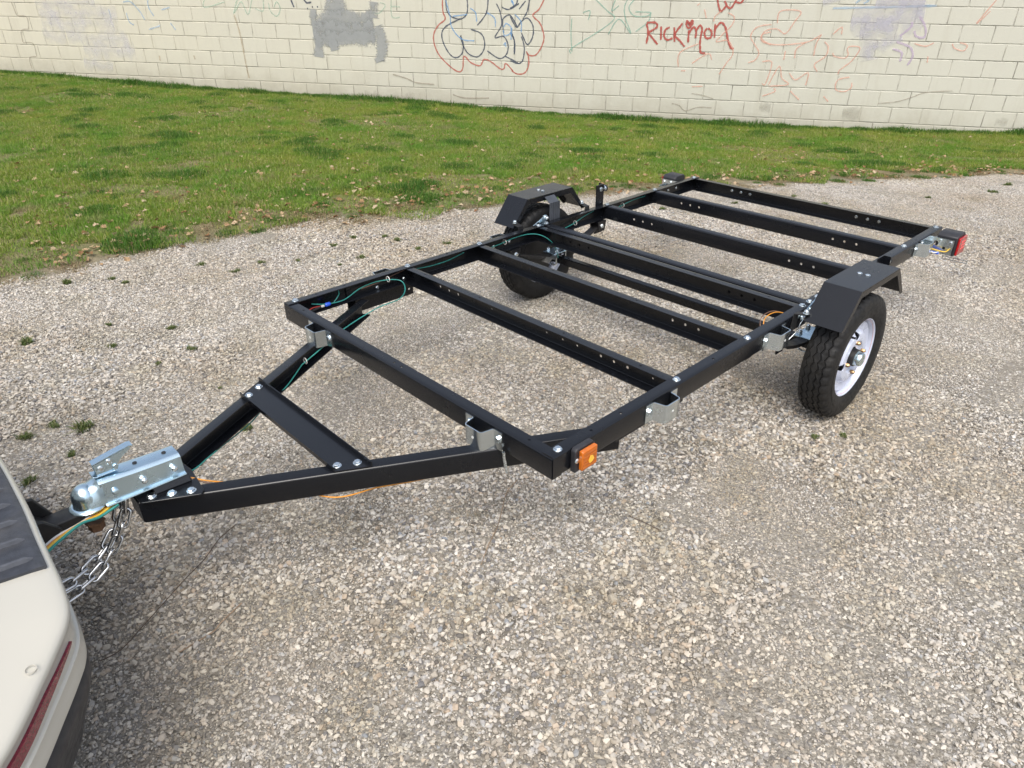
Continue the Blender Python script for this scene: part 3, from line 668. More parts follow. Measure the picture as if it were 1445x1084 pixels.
# coupler
def coupler():
    z0 = .4105
    mb = MB()
    secs = []                                        # x, half top, half bottom, top z, flange half
    for x, ht, hb, zt in ((-.706,.030,.037,.469),(-.76,.030,.037,.471),(-.83,.030,.036,.475),(-.885,.030,.035,.480),(-.905,.029,.034,.481)):
        secs.append([(x, yc-hb-.010, z0),(x, yc-hb-.009, z0+.003),(x, yc-hb, z0+.005),(x, yc-ht-.003, zt-.008),(x, yc-ht+.004, zt-.0015),(x, yc-ht+.009, zt),
                     (x, yc+ht-.009, zt),(x, yc+ht-.004, zt-.0015),(x, yc+ht+.003, zt-.008),(x, yc+hb, z0+.005),(x, yc+hb+.009, z0+.003),(x, yc+hb+.010, z0)])
    m = 12
    for s in secs: mb.v += s
    for i in range(len(secs)-1): mb.f += [(i*m+k, i*m+(k+1)%m, (i+1)*m+(k+1)%m, (i+1)*m+k) for k in range(m)]
    mb.f += [tuple(range(m)), tuple((len(secs)-1)*m+k for k in reversed(range(m)))]
    o = mb.build('coupler', M['zinc'], trailer, smooth=28)
    # socket dome with its rolled bottom lip
    d = MB(); r = .0325; cz = z0+.027; pr = [(z0-cz-.003, r+.011),(z0-cz+.001, r+.0125),(z0-cz+.004, r+.010),(z0-cz+.006, r+.002),(z0-cz+.010, r)]
    pr += [(0+r*1.05*math.sin(R_(t))*1.0, r*math.cos(R_(t))) for t in (0,12,24,36,48,60,72,82,90)]
    pr[-1] = (pr[-1][0], 0.0)
    d.lathe(pr, (-.936, yc, cz), (0,0,1), 40); d.build('ball_socket', M['zinc'], o, smooth=40)
    # shoulder blending dome into body
    sh = MB(); ss = []
    for t, x in ((0,-.90),(.35,-.909),(.7,-.918),(1,-.938)):
        h = .030-.006*t; zt = .4815-.015*t**.7
        ss.append([(x, yc-.036, z0+.004),(x, yc-h-.004, zt-.016),(x, yc-h*.72, zt-.004),(x, yc, zt+.001),(x, yc+h*.72, zt-.004),(x, yc+h+.004, zt-.016),(x, yc+.036, z0+.004)])
    for s in ss: sh.v += s
    for i in range(3): sh.f += [(i*7+k, i*7+(k+1)%7, (i+1)*7+(k+1)%7, (i+1)*7+k) for k in range(7)]
    sh.f += [tuple(range(7)), tuple(21+k for k in reversed(range(7)))]
    sh.build('socket_shoulder', M['zinc'], o, smooth=60)
    # lever latch: folded sheet lever on a base clip
    lv = MB(); x0, x1 = -.896, -.812; hw = .012
    sidep = [(-.898,.4860),(-.900,.5170),(-.856,.5250),(x1,.5325),(x1+.004,.5287),(-.834,.5115),(-.852,.4955),(-.864,.4860)]
    for yy in (yc-hw, yc+hw-.0025): lv.prism([(x, yy, z) for x, z in sidep], (0,.0025,0))
    lv.sheet([(-.901,yc-hw,.5180),(-.856,yc-hw,.5263),(x1,yc-hw,.5337),(x1+.010,yc-hw,.5325)], .0022, (0,2*hw,0), 1)
    lev = lv.build('latch_lever', M['zinc'], o, smooth=30)
    cb = MB(); cb.sheet([(-.910,yc-.017,.4870),(-.902,yc-.017,.4840),(-.862,yc-.017,.4837),(-.850,yc-.017,.4830)], .003, (0,.034,0), 1)
    cb.prism([(-.860,yc-.016,.4855),(-.850,yc-.016,.4855),(-.846,yc-.016,.4955),(-.852,yc-.016,.5025),(-.860,yc-.016,.4985)], (0,.032,0))
    cb.build('latch_clip', M['zinc'], o, bevel=.0012)
    for x, z in ((-.886,.5025),(-.864,.5135)):
        bolt((x, yc-hw, z), (0,-1,0), lev, BOLT_S, 'rivet')
    for x in (-.735, -.808):
        MB().lathe([(0,0),(0,.0056),(-.0028,.0056)], (x, yc, .4725 if x > -.76 else .4762), (0,0,1), 20).build('bolt_hole', M['wire_dark'], o)
    for x, z in ((-.730,.437),(-.806,.438)):
        bolt((x, yc-.0345, z), (0,-1,.22), o, BOLT_S)
        bolt((x, yc-.038, z), (0,-1,.22), o, NUT_S, 'nut')
    MB().lathe([(0,0),(0,.0085),(.006,.0085),(.0075,.006),(.0075,0)], (-.876, yc-.0345, .440), (0,-1,.25), 16).build('pivot_pin', M['zinc'], o, smooth=40)
coupler()
# stake pockets: folded galvanised hat brackets
def pocket(c, along, out):
    A = Vector(along); N = Vector(out); c = Vector(c)
    pts = [(-.078,.0005),(-.047,.0005),(-.041,.004),(-.034,.038),(-.029,.0425),(.029,.0425),(.034,.038),(.041,.004),(.047,.0005),(.078,.0005)]
    P = [c+A*a+N*d for a, d in pts]; e = Vector((0,0,-1))
    d01 = (P[1]-P[0]).normalized(); sgn = 1 if d01.cross(e).dot(N) > 0 else -1
    o = MB().sheet(P, .0028, (0,0,-.062), sgn).build('stake_pocket', M['galv'], trailer, smooth=50)
    for a in (-.062, .062): bolt(c+A*a+N*.0035+Vector((0,0,-.026)), N, o)
    MB().lathe([(0,0),(0,.0045),(.0006,.0045),(.0006,0)], c+N*.0455+Vector((0,0,-.030)), N, 14).build('bolt_hole', M['wire_white'], o)
zp = .448
for yy in (.272, W-.272): pocket((-.0045, yy, zp-.003), (0,1,0), (-1,0,0))
for x in (.472, 1.150, 2.520):
    pocket((x, 0, zp), (1,0,0), (0,-1,0)); pocket((x, W, zp), (1,0,0), (0,1,0))
# amber side marker lamp
def marker():
    b = MB(); b.prism([(.063,-.001,.384),(.142,-.001,.384),(.142,-.001,.452),(.134,-.001,.460),(.071,-.001,.460),(.063,-.001,.452)], (0,-.018,0))
    o = b.build('marker_lamp', M['plastic'], trailer, bevel=.003); o['label'] = 'amber side marker lamp in a black housing'
    MB().box((.076,-.034,.391),(.137,-.0195,.453)).build('lens', M['amber'], o, bevel=.003)
    fr = MB()
    for i in range(5):
        fr.box((.0795,-.0355,.397+i*.011),(.1335,-.0342,.4035+i*.011))
    fr.build('lens_ribs', M['amber'], o, bevel=.001)
    MB().prism([(.098,-.0372,.418),(.105,-.0372,.433),(.115,-.0372,.430),(.121,-.0372,.418),(.114,-.0372,.410),(.103,-.0372,.408)], (0,.0012,0)).build('lens_core', M['amber_hot'], o, bevel=.002)
    bolt((.0695,-.019,.423), (0,-1,0), o, BOLT_S, 'screw')
marker()
# fenders
def fender(s):
    y0, y1 = (-.045, -.185); Y = lambda y: mir(y, s)
    pr = [(1.280,.450),(1.380,.575),(1.710,.575),(1.812,.450)]
    mb = MB(); mb.sheet([(x, Y(y0), z) for x, z in pr], .003, (0, Y(y1)-Y(y0), 0), -1 if s > 0 else 1)
    o = mb.build('fender', M['black'], trailer, smooth=30)
    for yy, dep in ((y0, .024), (y1, .022)):
        sk = MB()
        inn = [(1.300,.450),(1.389,.575-dep),(1.701,.575-dep),(1.792,.450)]
        for i in range(3):
            quad = [pr[i], pr[i+1], inn[i+1], inn[i]]
            d = .0025 if yy == y0 else -.0025
            sk.prism([(x, Y(yy-d*.0), z-.0012) for x, z in quad], (0, (Y(yy+ (-.0025 if yy == y0 else .0025))-Y(yy)), 0))
        sk.build('fender_skirt', M['black'], o)
    for y in (-.102, -.132): bolt((1.545, Y(y), .5755), parent=o)
    # ribbed support post
    br = MB()
    prof = [(1.500,-.006)]
    for i in range(4): prof += [(1.506+i*.017,-.006),(1.509+i*.017,-.012),(1.514+i*.017,-.012),(1.517+i*.017,-.006)]
    prof += [(1.575,-.006)]
    br.sheet([(x, Y(y-.002), .392) for x, y in prof], .003, (0,0,.150), 1)
    br.prism([(1.502, Y(-.008), .540),(1.502, Y(-.012), .540),(1.502, Y(-.05), .5715),(1.502, Y(-.14), .5715),(1.502, Y(-.14), .5685),(1.502, Y(-.052), .5685)], (.07,0,0))
    br.build('fender_post', M['post'], trailer, smooth=20)
    # end stays from the rail up to the fender ends
    for xa, xb in ((1.275, 1.300), (1.775, 1.800)):
        st = MB(); st.prism([(xa-.01, Y(-.0025), .400),(xb+.012, Y(-.0025), .400),(xb+.006, Y(-.0025), .470),(xa, Y(-.0025), .470)], (0, Y(-.006)-Y(-.0025), 0))
        st.prism([(xa, Y(-.003), .466),(xb+.006, Y(-.003), .466),(xb+.006, Y(-.046), .474),(xa, Y(-.046), .474)], (0,0,.003))
        st.build('fender_stay', M['black_flat'], trailer)
        bolt(((xa+xb)/2, Y(-.0425), .478), (0,0,1), me=NUT, name='nut')
fender(1); fender(-1)
# wheels
def tyre_mesh():
    N = 240; hw = .062; RT = .2535
    grooves = (-.033, -.0115, .0115, .033)
    vs = []; m = None
    for i in range(N):
        t = 2*math.pi*i/N; ph = (i % 6)/6; tri = (4*abs(ph-.5)-1)
        pr = [(-.044,.158),(-.052,.162),(-.0565,.172),(-.060,.186),(-.062,.203),(-.0618,.206),(-.0605,.2065),(-.0600,.222),(-.0570,.2345)]
        notch = .006 if (i % 6) < 2 else 0
        pr += [(-.0535,.2435-notch),(-.0490,.2485-notch)]
        for gi, g in enumerate(grooves):
            z = g+.0042*tri*(1 if gi % 2 else -1); w = .0038; cr = RT-.9*g*g
            pr += [(z-w, cr),(z-w*.6, cr-.0065),(z+w*.6, cr-.0065),(z+w, cr)]
            if gi < 3:
                mid = (g+grooves[gi+1])/2; pr += [(mid, RT-.9*mid*mid-(.0035 if (i+gi*2) % 6 == 0 else 0))]
        pr += [(.0490,.2485-notch),(.0535,.2435-notch),(.0570,.2345),(.0600,.222),(.0605,.2065),(.0618,.206),(.062,.203),(.060,.186),(.0565,.172),(.052,.162),(.044,.158)]
        m = len(pr); vs += [(r*math.cos(t), y, r*math.sin(t)) for y, r in pr]
    fs = [(i*m+k, i*m+k+1, ((i+1)%N)*m+k+1, ((i+1)%N)*m+k) for i in range(N) for k in range(m-1)]
    mb = MB(); mb.add(vs, fs); return mb.mesh('tyre', M['rubber'], 32)
TYRE = tyre_mesh()
def rim_obj(parent):
    # local: outer face towards -Y
    pr = [(-.0475,.1655),(-.0495,.163),(-.0490,.158),(-.0440,.1535),(-.0300,.1515),(-.0200,.1440),(.0200,.1430),(.0300,.1515),(.0440,.1535),(.0490,.163),(.0475,.1655),(.0420,.1600),(.0260,.1560),(-.0260,.1560),(-.0420,.1600)]
    mb = MB(); mb.lathe(pr, (0,0,0), (0,1,0), 64, closed=True)
    o = mb.build('rim', M['rim'], parent, smooth=40)
    ds = MB(); disc = [(-.008,.1438),(-.004,.128),(-.004,.112),(-.020,.098),(-.024,.080),(-.022,.068),(-.010,.060),(-.010,.041),(-.007,.041),(-.007,.061),(-.018,.069),(-.0205,.080),(-.017,.097),(0,.111),(0,.128),(-.004,.1438)]
    ds.lathe(disc, (0,0,0), (0,1,0), 64, closed=True)
    d = ds.build('wheel_disc', M['rim'], parent, smooth=40)
    hs = []
    cut = MB()
    for i in range(4):
        a = R_(90*i); u = Vector((math.cos(a),0,math.sin(a))); t = Vector((-math.sin(a),0,math.cos(a)))
        P = [u*.083+t*.012, u*.090+t*.016, u*.104+t*.011, u*.116, u*.104-t*.011, u*.090-t*.016, u*.083-t*.012, u*.080]
        cut.prism([p+Vector((0,-.05,0)) for p in P], (0,.08,0))
    c = bpy.data.objects.new('cut', cut.mesh('cut', None)); COL.objects.link(c)
    mo = d.modifiers.new('b', 'BOOLEAN'); mo.object = c; mo.solver = 'EXACT'
    # evaluate at the origin
    pw = d.matrix_basis.copy(); d.parent = None; d.matrix_basis = Matrix.Identity(4); bpy.context.view_layer.update()
    me = bpy.data.meshes.new_from_object(d.evaluated_get(bpy.context.evaluated_depsgraph_get())); d.modifiers.clear(); d.data = me
    bpy.data.objects.remove(c); me.shade_smooth(); me.set_sharp_from_angle(angle=R_(35))
    rim_me = o.data; bpy.data.objects.remove(o); bpy.data.objects.remove(d)
    return rim_me, me
_tmp = empty('tmp'); RIM, DISC = rim_obj(_tmp); bpy.data.objects.remove(_tmp)
def hub_meshes():
    h = MB(); h.lathe([(.030,.122),(.012,.122),(.012,.046),(.010,.045),(-.006,.045),(-.012,.036),(-.040,.0345),(-.042,.031),(-.042,0)], (0,0,0), (0,1,0), 28)  # wide rear disc is added in black so the wheel slots read as shaded
    c = MB(); c.lathe([(-.040,.029),(-.043,.0305),(-.046,.0305),(-.0475,.0280),(-.063,.0275),(-.066,.0255),(-.0665,0)], (0,0,0), (0,1,0), 28)
    n = MB(); n.lathe([(-.008,.0085),(-.018,.0085),(-.021,.007),(-.025,.004),(-.025,0)], (0,0,0), (0,1,0), 6)
    p = MB(); p.lathe([(-.0446,.15335),(-.0452,.15335),(-.0444,.1525),(-.0438,.1525)], (0,0,0), (0,1,0), 64, closed=True)
    v = MB(); v.tube([(0,-.010,.118),(0,-.026,.126),(0,-.043,.128)], .0045, 8)
    return h.mesh('hub', M['black_flat'], 40), c.mesh('hub_cap', M['dust_cap'], 35), n.mesh('lug_nut', M['brass'], 30), p.mesh('pinstripe', M['red_line']), v.mesh('valve_stem', M['rubber'], 40)
HUB, CAP, LUG, PIN, VALVE = hub_meshes()
WX, WZ = 1.53, .2535
def wheel(s):
    yw = -.118 if s > 0 else W+.118
    base = Matrix.Translation((WX, yw, WZ)) @ Matrix.Rotation(0 if s > 0 else math.pi, 4, 'Z')
    w = bpy.data.objects.new('wheel', None); link(w, trailer, base); w['label'] = 'white spoked rim with a black zigzag tread tyre'
    for nm, me, rot in (('tyre', TYRE, .2), ('rim', RIM, 0), ('wheel_disc', DISC, -.12), ('hub', HUB, 0), ('hub_cap', CAP, 0), ('pinstripe', PIN, 0), ('valve_stem', VALVE, -.55)):
        o = bpy.data.objects.new(nm, me); o.parent = w; COL.objects.link(o); o.rotation_euler = (0, rot, 0); o.location = (0, {'wheel_disc': -.023, 'hub': -.012, 'hub_cap': -.011, 'valve_stem': -.012}.get(nm, 0), 0)
    for i in range(4):
        a = R_(90*i)+.12
        o = bpy.data.objects.new('lug_nut', LUG); o.parent = w; COL.objects.link(o); o.location = (.066*math.cos(a), -.034, .066*math.sin(a))
wheel(1); wheel(-1)
# axle, springs, hangers
ax = MB(); ax.box((WX-.019, -.05, .232),(WX+.019, W+.05, .272)); axo = ax.build('axle', M['black'], trailer, bevel=.004)
for s in (1, -1):
    yy = mir(.022, s); sp = empty('leaf_spring', (WX, yy, .28), trailer)
    for n_, (half, z0) in enumerate(((.325,.2815),(.235,.2745))):
        pts = []
        for i in range(17):
            t = -1+2*i/16; pts.append((WX+t*half, z0+.075*(t*half/.325)**2))
        mb = MB(); mb.sheet([(x, yy-.022, z) for x, z in pts], .0062, (0,.044,0), 1); mb.build('leaf', M['black_flat'], sp, smooth=40)
    for e in (-1, 1): MB().cyl((WX+e*.325, yy-.023, .359), (WX+e*.325, yy+.023, .359), .013, 16).build('spring_eye', M['black_flat'], sp, smooth=40)
    MB().box((WX-.062, yy-.040, .2905),(WX+.062, yy+.040, .2960)).build('spring_plate', M['zinc'], sp, bevel=.0015)
    for dx in (-.034, .034):
        MB().tube([(WX+dx, yy-.030, .312)]+[(WX+dx, yy-.030*math.cos(R_(a)), .236-.012*math.sin(R_(a))) for a in (0,45,90,135,180)]+[(WX+dx, yy+.030, .312)], .0048, 10).build('u_bolt', M['bolt'], sp, smooth=60)
        for dy in (-.030, .030): bolt((WX+dx, yy+dy, .2960), parent=sp, me=NUT, name='nut')
    for xh, h0 in ((1.205,.335),(1.855,.330)):
        hb = MB()
        for dy in (-.030,.0265): hb.prism([(xh-.035, yy+dy, .3866),(xh+.035, yy+dy, .3866),(xh+.024, yy+dy, h0),(xh-.024, yy+dy, h0)], (0,.0035,0))
        hb.box((xh-.034, yy-.0275, .3800),(xh+.034, yy+.0275, .3835)); h_ = hb.build('spring_hanger', M['black'], trailer)
        for dy, d in ((-.030,-1),(.030,1)): bolt((xh, yy+dy, .359), (0,d,0), h_)
    # pale load label plate clipped to the inner spring
    if s < 0: 
        MB().sheet([(1.405,yy-.060,.268),(1.43,yy-.060,.285),(1.455,yy-.060,.276),(1.48,yy-.060,.290),(1.505,yy-.060,.282)], .003, (0,.05,0), 1).build('shock_plate', M['alu'], trailer, smooth=30)
# folding hinges
for s in (1, -1):
    Y = lambda y: mir(y, s)
    def strap(pts, y0, th=.005, r=.014):
        a, b = Vector((pts[0][0],0,pts[0][1])), Vector((pts[1][0],0,pts[1][1])); d = (b-a).normalized(); ang = math.atan2(d.z, d.x); out = []
        for c, a0 in ((b, -90), (a, 90)):
            for i in range(9):
                t = ang+R_(a0+180*i/8); out.append((c.x+r*math.cos(t), Y(y0), c.z+r*math.sin(t)))
        return out
    h = MB(); h.prism(strap(((1.352,.428),(1.468,.476)), -.0015), (0, Y(-.0065)-Y(-.0015), 0)); ho = h.build('hinge_plate', M['zinc'], trailer, bevel=.001)
    h2 = MB(); h2.prism(strap(((1.468,.476),(1.478,.425)), -.0072), (0, Y(-.0122)-Y(-.0072), 0)); h2.build('hinge_plate', M['zinc'], trailer, bevel=.001)
    out = (0, -s, 0)
    for x, z, y in ((1.352,.428,-.0065),(1.405,.445,-.0065),(1.468,.476,-.0122),(1.478,.425,-.0122)): bolt((x, Y(y), z), out, ho, BOLT)
    bolt((1.468, Y(-.0012), .476), (0, s, 0), ho, NUT, 'nut')
    ln = MB(); ln.tube([(1.235,Y(-.012),.352),(1.25,Y(-.014),.376),(1.30,Y(-.016),.392),(1.32,Y(-.016),.42),(1.352,Y(-.012),.428)], .0022, 8); ln.build('hinge_link', M['bolt'], trailer, smooth=60)
    # upright post with a stop roller
    zt_ = .566 if s < 0 else .498
    xp = 1.895 if s < 0 else 2.03
    po = MB(); po.prism([(xp-.036, Y(-.001), .300 if s < 0 else .40),(xp+.024, Y(-.001), .300 if s < 0 else .40),(xp+.024, Y(-.001), zt_),(xp-.036, Y(-.001), zt_)], (0, Y(-.006)-Y(-.001), 0))
    po.prism([(xp+.020, Y(-.0062), .3875),(xp+.024, Y(-.0062), .3875),(xp+.024, Y(-.0062), zt_),(xp+.020, Y(-.0062), zt_)], (0, Y(-.036)-Y(-.0062), 0))
    p_ = po.build('folding_post', M['black'], trailer)
    for z in (zt_-.025, .345 if s < 0 else .43): bolt((xp, Y(-.0009 if z > .46 else TH+.0006), z), (0, s, 0), p_)
    MB().lathe([(0,0),(0,.008),(.010,.010),(.013,.015),(.022,.016),(.024,.013),(.024,0)], (xp+.024, Y(-.016), zt_-.030), (1,0,0), 20).build('stop_roller', M['bolt'] , p_, smooth=40)
    MB().lathe([(.0235,.013),(.0235,.0175),(.031,.0175),(.031,.013)], (xp+.024, Y(-.016), zt_-.030), (1,0,0), 20, closed=True).build('roller_tyre', M['rubber'], p_, smooth=40)
# tail lamps
for s in (1, -1):
    Y = lambda y: mir(y, s)
    def pb(mb, a, b): mb.box((a[0], min(Y(a[1]),Y(b[1])), a[2]), (b[0], max(Y(a[1]),Y(b[1])), b[2])); return mb
    h = MB(); pts = [(2.632,.373),(2.738,.373),(2.738,.462),(2.722,.474),(2.650,.474),(2.632,.462)]
    h.prism([(x, Y(-.030), z) for x, z in pts], (0, Y(-.120)-Y(-.030), 0)); lo = h.build('tail_lamp', M['plastic'], trailer, bevel=.004)
    lo['label'] = 'black tail lamp housing with wrap-round red lens'
    pb(MB(), (2.640,-.1202,.376),(2.736,-.1310,.460)).build('side_lens', M['red'], lo, bevel=.003)
    pb(MB(), (2.738,-.035,.378),(2.746,-.116,.460)).build('rear_lens', M['red'], lo, bevel=.003)
    lc = MB()
    for i in range(3):
        for j in range(3): lc.lathe([(0,.0058),(.0012,.0052),(.002,0)], (2.675+i*.018, Y(-.1308), .404+j*.016), (0,-s,0), 10)
    lc.build('lens_core', M['red_hot'], lo)
    b = MB(); pb(b, (2.618,-.0012,.378),(2.6215,-.112,.452)); pb(b, (2.50,-.0012,.405),(2.6178,-.0042,.452)); pb(b, (2.6216,-.028,.449),(2.70,-.0295,.452))
    bo = b.build('lamp_bracket', M['galv'], trailer)
    drill(bo, [((2.62, Y(-.035), .425), (1,0,0), .012), ((2.62, Y(-.075), .408), (1,0,0), .007)])
    bo.data.materials.clear(); bo.data.materials.append(M['galv'])
    for y, z in ((-.052,.440),(-.098,.438)): bolt((2.618, Y(y), z), (-1,0,0), bo, BOLT_S)
    for x in (2.53, 2.58): bolt((x, Y(-.0042), .436), (0,-s,0), bo, BOLT_S)
    if s > 0:
        ar = MB(); o_ = []
        for y0, y1, z0, z1 in ((-.08,-.190,.371,.374),(-.08,-.190,.359,.362),(-.080,-.083,.3622,.3708),(-.187,-.190,.3622,.3708)):
            pb(ar, (2.614,y0,z0),(2.617,y1,z1))
        ar.build('plate_arm', M['galv'], bo)
        for nm, pts in (('yellow',[(2.59,-.006,.42),(2.585,-.03,.405),(2.59,-.06,.40),(2.60,-.09,.398),(2.612,-.10,.41)]),('white',[(2.56,-.006,.42),(2.57,-.03,.40),(2.575,-.05,.39),(2.60,-.07,.395)]),('blue',[(2.575,-.01,.395),(2.585,-.045,.388),(2.587,-.068,.388)]),('brown',[(2.55,-.006,.40),(2.57,-.025,.385),(2.58,-.045,.386)])):
            MB().tube(spline(pts, 6), .0032 if nm != 'blue' else .0055, 8).build('wire', M['wire_'+nm], bo, smooth=60)
# wiring loom
def wire(col, pts, r=.0022, parent=trailer, name='wire'):
    return MB().tube(spline(pts, 10), r, 7).build(name, M['wire_'+col], parent, smooth=60)
fy = W-.016
wire('green', [(.10,fy-.01,.425),(.16,fy-.015,.408),(.24,fy-.02,.404),(.33,fy-.012,.428),(.42,fy-.02,.436),(.50,fy-.05,.425),(.49,fy-.10,.402),(.42,fy-.15,.392),(.30,fy-.16,.39),(.12,fy-.20,.372),(-.02,fy-.28,.372),(-.12,fy-.30,.345)])
wire('green', [(.20,fy-.01,.404),(.225,fy-.012,.43),(.222,fy-.012,.455)], .002)
wire('green', [(-.12,fy-.30,.345),(-.22,fy-.36,.318),(-.30,fy-.39,.306),(-.40,fy-.44,.285),(-.52,fy-.52,.30),(-.60,fy-.60,.33),(-.66,fy-.66,.352),(-.72,fy-.69,.372)])
wire('brown', [(.33,fy-.012,.424),(.42,fy-.012,.428),(.50,fy-.004,.436),(.58,fy-.002,.446)])
wire('green', [(.60,fy-.004,.435),(.70,fy-.006,.425),(.80,fy-.006,.425),(.90,fy-.004,.438)])
wire('green', [(1.02,fy-.005,.420),(1.12,fy-.008,.425),(1.20,fy-.012,.435),(1.30,fy-.02,.436),(1.36,fy-.05,.425),(1.40,fy-.09,.39),(1.43,fy-.10,.33),(1.44,fy-.10,.30)])
wire('green', [(1.48,fy-.01,.415),(1.55,fy-.012,.402),(1.64,fy-.008,.408),(1.74,fy-.004,.43),(1.82,fy-.002,.443)])
wire('green', [(1.98,fy-.006,.415),(2.08,fy-.008,.43),(2.18,fy-.006,.437),(2.27,fy-.004,.436)])
wire('orange', [(-.70,.685,.392),(-.66,.655,.375),(-.60,.63,.352),(-.52,.60,.33),(-.42,.45,.303),(-.30,.40,.300),(-.20,.345,.302),(-.10,.30,.308)])
wire('brown', [(-.70,.68,.39),(-.66,.645,.372),(-.60,.62,.346),(-.52,.59,.325)])
for d in (0, .014): wire('orange' if not d else 'brown', [(1.24,.070+d,.34),(1.25,.09+d,.385),(1.28,.105+d,.415),(1.33,.09+d,.428),(1.375,.05+d,.415)], .002)
# splice by the front corner
MB().lathe([(0,.006),(.004,.0085),(.020,.0085),(.024,.006)], (.155,fy-.014,.404), (1,0,0), 12).build('wire_connector', M['wire_blue'], trailer, smooth=40)
MB().lathe([(0,.0055),(.014,.0055)], (.136,fy-.014,.403), (1,0,0), 10).build('wire_connector', M['wire_white'], trailer, smooth=40)
wire('dark', [(.06,fy-.02,.402),(.10,fy-.018,.401),(.136,fy-.014,.403)], .005)
wire('redw', [(.07,fy-.03,.41),(.10,fy-.02,.412),(.135,fy-.014,.406)], .002)
for x, y, z in ((-.10,fy-.29,.35),(.455,fy-.03,.437),(1.155,fy-.008,.428),(1.665,fy-.008,.411),(2.06,fy-.008,.427)):
    MB().tube([(x, y+.012*math.cos(R_(a)), z+.012*math.sin(R_(a))) for a in range(0,360,40)], .0018, 6, closed=True).build('cable_clip', M['wire_white'], trailer, smooth=60)
# ------------------------------------------------------------------ hitch, chains, car
mount = empty('hitch_ball_mount', (-1.0, yc, .372)); tag(mount, 'black steel hitch ball mount reaching from under the car to the coupler', 'hitch')
mb = MB(); mb.sheet([(-1.42,yc-.028,.425),(-1.085,yc-.028,.425),(-1.045,yc-.028,.385),(-.900,yc-.028,.385)], .026, (0,.056,0), 1)
mb.build('shank', M['black_flat'], mount, bevel=.004)
MB().prism([(-1.105,yc+.029,.398),(-1.040,yc+.029,.376),(-1.008,yc+.029,.400),(-1.038,yc+.029,.468),(-1.060,yc+.029,.470),(-1.100,yc+.029,.428)], (0,.012,0)).build('shank_rib', M['black_flat'], mount, bevel=.003)
MB().prism([(-1.105,yc-.041,.398),(-1.040,yc-.041,.376),(-1.008,yc-.041,.400),(-1.040,yc-.041,.440),(-1.060,yc-.041,.444),(-1.100,yc-.041,.428)], (0,.012,0)).build('shank_rib', M['black_flat'], mount, bevel=.003)
MB().lathe([(.386-.386,.026),(.006,.026),(.008,.018),(.020,.014),(.026,.016)]+[(.044+.0238*math.sin(R_(t)),.0238*math.cos(R_(t))) for t in (-50,-25,0,25,50,70)]+[(.068,0)], (-.936, yc, .3855), (0,0,1), 28).build('ball', M['bolt'], mount, smooth=40)
MB().lathe([(0,.024),(-.005,.024),(-.005,.020),(-.024,.020),(-.027,.017)], (-.936, yc, .385-.0265), (0,0,1), 6).build('ball_nut', M['rust'], mount, bevel=.001)

def link_mesh():
    a, b, r = .0125, .0085, .0034; pts = []
    for i in range(10): t = math.pi*i/9-math.pi/2; pts.append((a+b*math.cos(t), b*math.sin(t), 0))
    for i in range(10): t = math.pi*i/9+math.pi/2; pts.append((-a+b*math.cos(t), b*math.sin(t), 0))
    return MB().tube(pts, r, 8, closed=True).mesh('link', M['chain'], 60)
LINK = link_mesh()
def chain(path, lab):
    P = spline(path, 24); e = empty('safety_chain', path[0]); tag(e, lab, 'chain')
    acc = [0]
    for i in range(1, len(P)): acc.append(acc[-1]+(P[i]-P[i-1]).length)
    pitch = .0370; n = int(acc[-1]/pitch)
    for i in range(n):
        d = (i+.5)*pitch; j = max(1, next(q for q in range(len(acc)) if acc[q] >= d)); f = (d-acc[j-1])/(acc[j]-acc[j-1])
        c = P[j-1].lerp(P[j], f); t = (P[j]-P[j-1]).normalized()
        q = t.to_track_quat('X', 'Z') @ Quaternion((1,0,0), R_(38+(90 if i % 2 else 0)+random.uniform(-12,12)))
        link(bpy.data.objects.new('link', LINK), e, Matrix.Translation(c) @ q.to_matrix().to_4x4() @ Matrix.Diagonal((1.24,1.32,1.32,1)))
chain([(-.856,.700,.402),(-.866,.696,.372),(-.880,.690,.345),(-.918,.685,.290),(-.965,.670,.252),(-1.015,.655,.238),(-1.06,.645,.234),(-1.13,.63,.25),(-1.20,.62,.29)], 'shiny safety chain hanging closer to the gusset plate bolts, under the coupler')
chain([(-.858,.740,.402),(-.868,.733,.372),(-.890,.722,.330),(-.925,.708,.292),(-.968,.69,.268),(-1.015,.672,.258),(-1.06,.66,.257),(-1.13,.65,.27),(-1.20,.645,.30)], 'shiny safety chain hanging behind the other one, nearer the ball mount')
for nm, off, lab in (('white',-.012,'white'),('orange',.006,'orange'),('green',.030,'green'),('yellow',.016,'yellow')):
    pts = [(-.880,.712-off,.404),(-.930,.690-off*.6,.398),(-.975,.668-off*.5,.405+off*.3),(-1.03,.640-off*.5,.412),(-1.08,.600-off*.6,.420),(-1.16,.56-off*.6,.43),(-1.24,.55-off*.6,.44)]
    o = wire(nm, pts, .0036, None, 'wiring_lead'); tag(o, lab+' wiring lead looping from under the coupler towards the bumper', 'wire', 'trailer wiring leads')

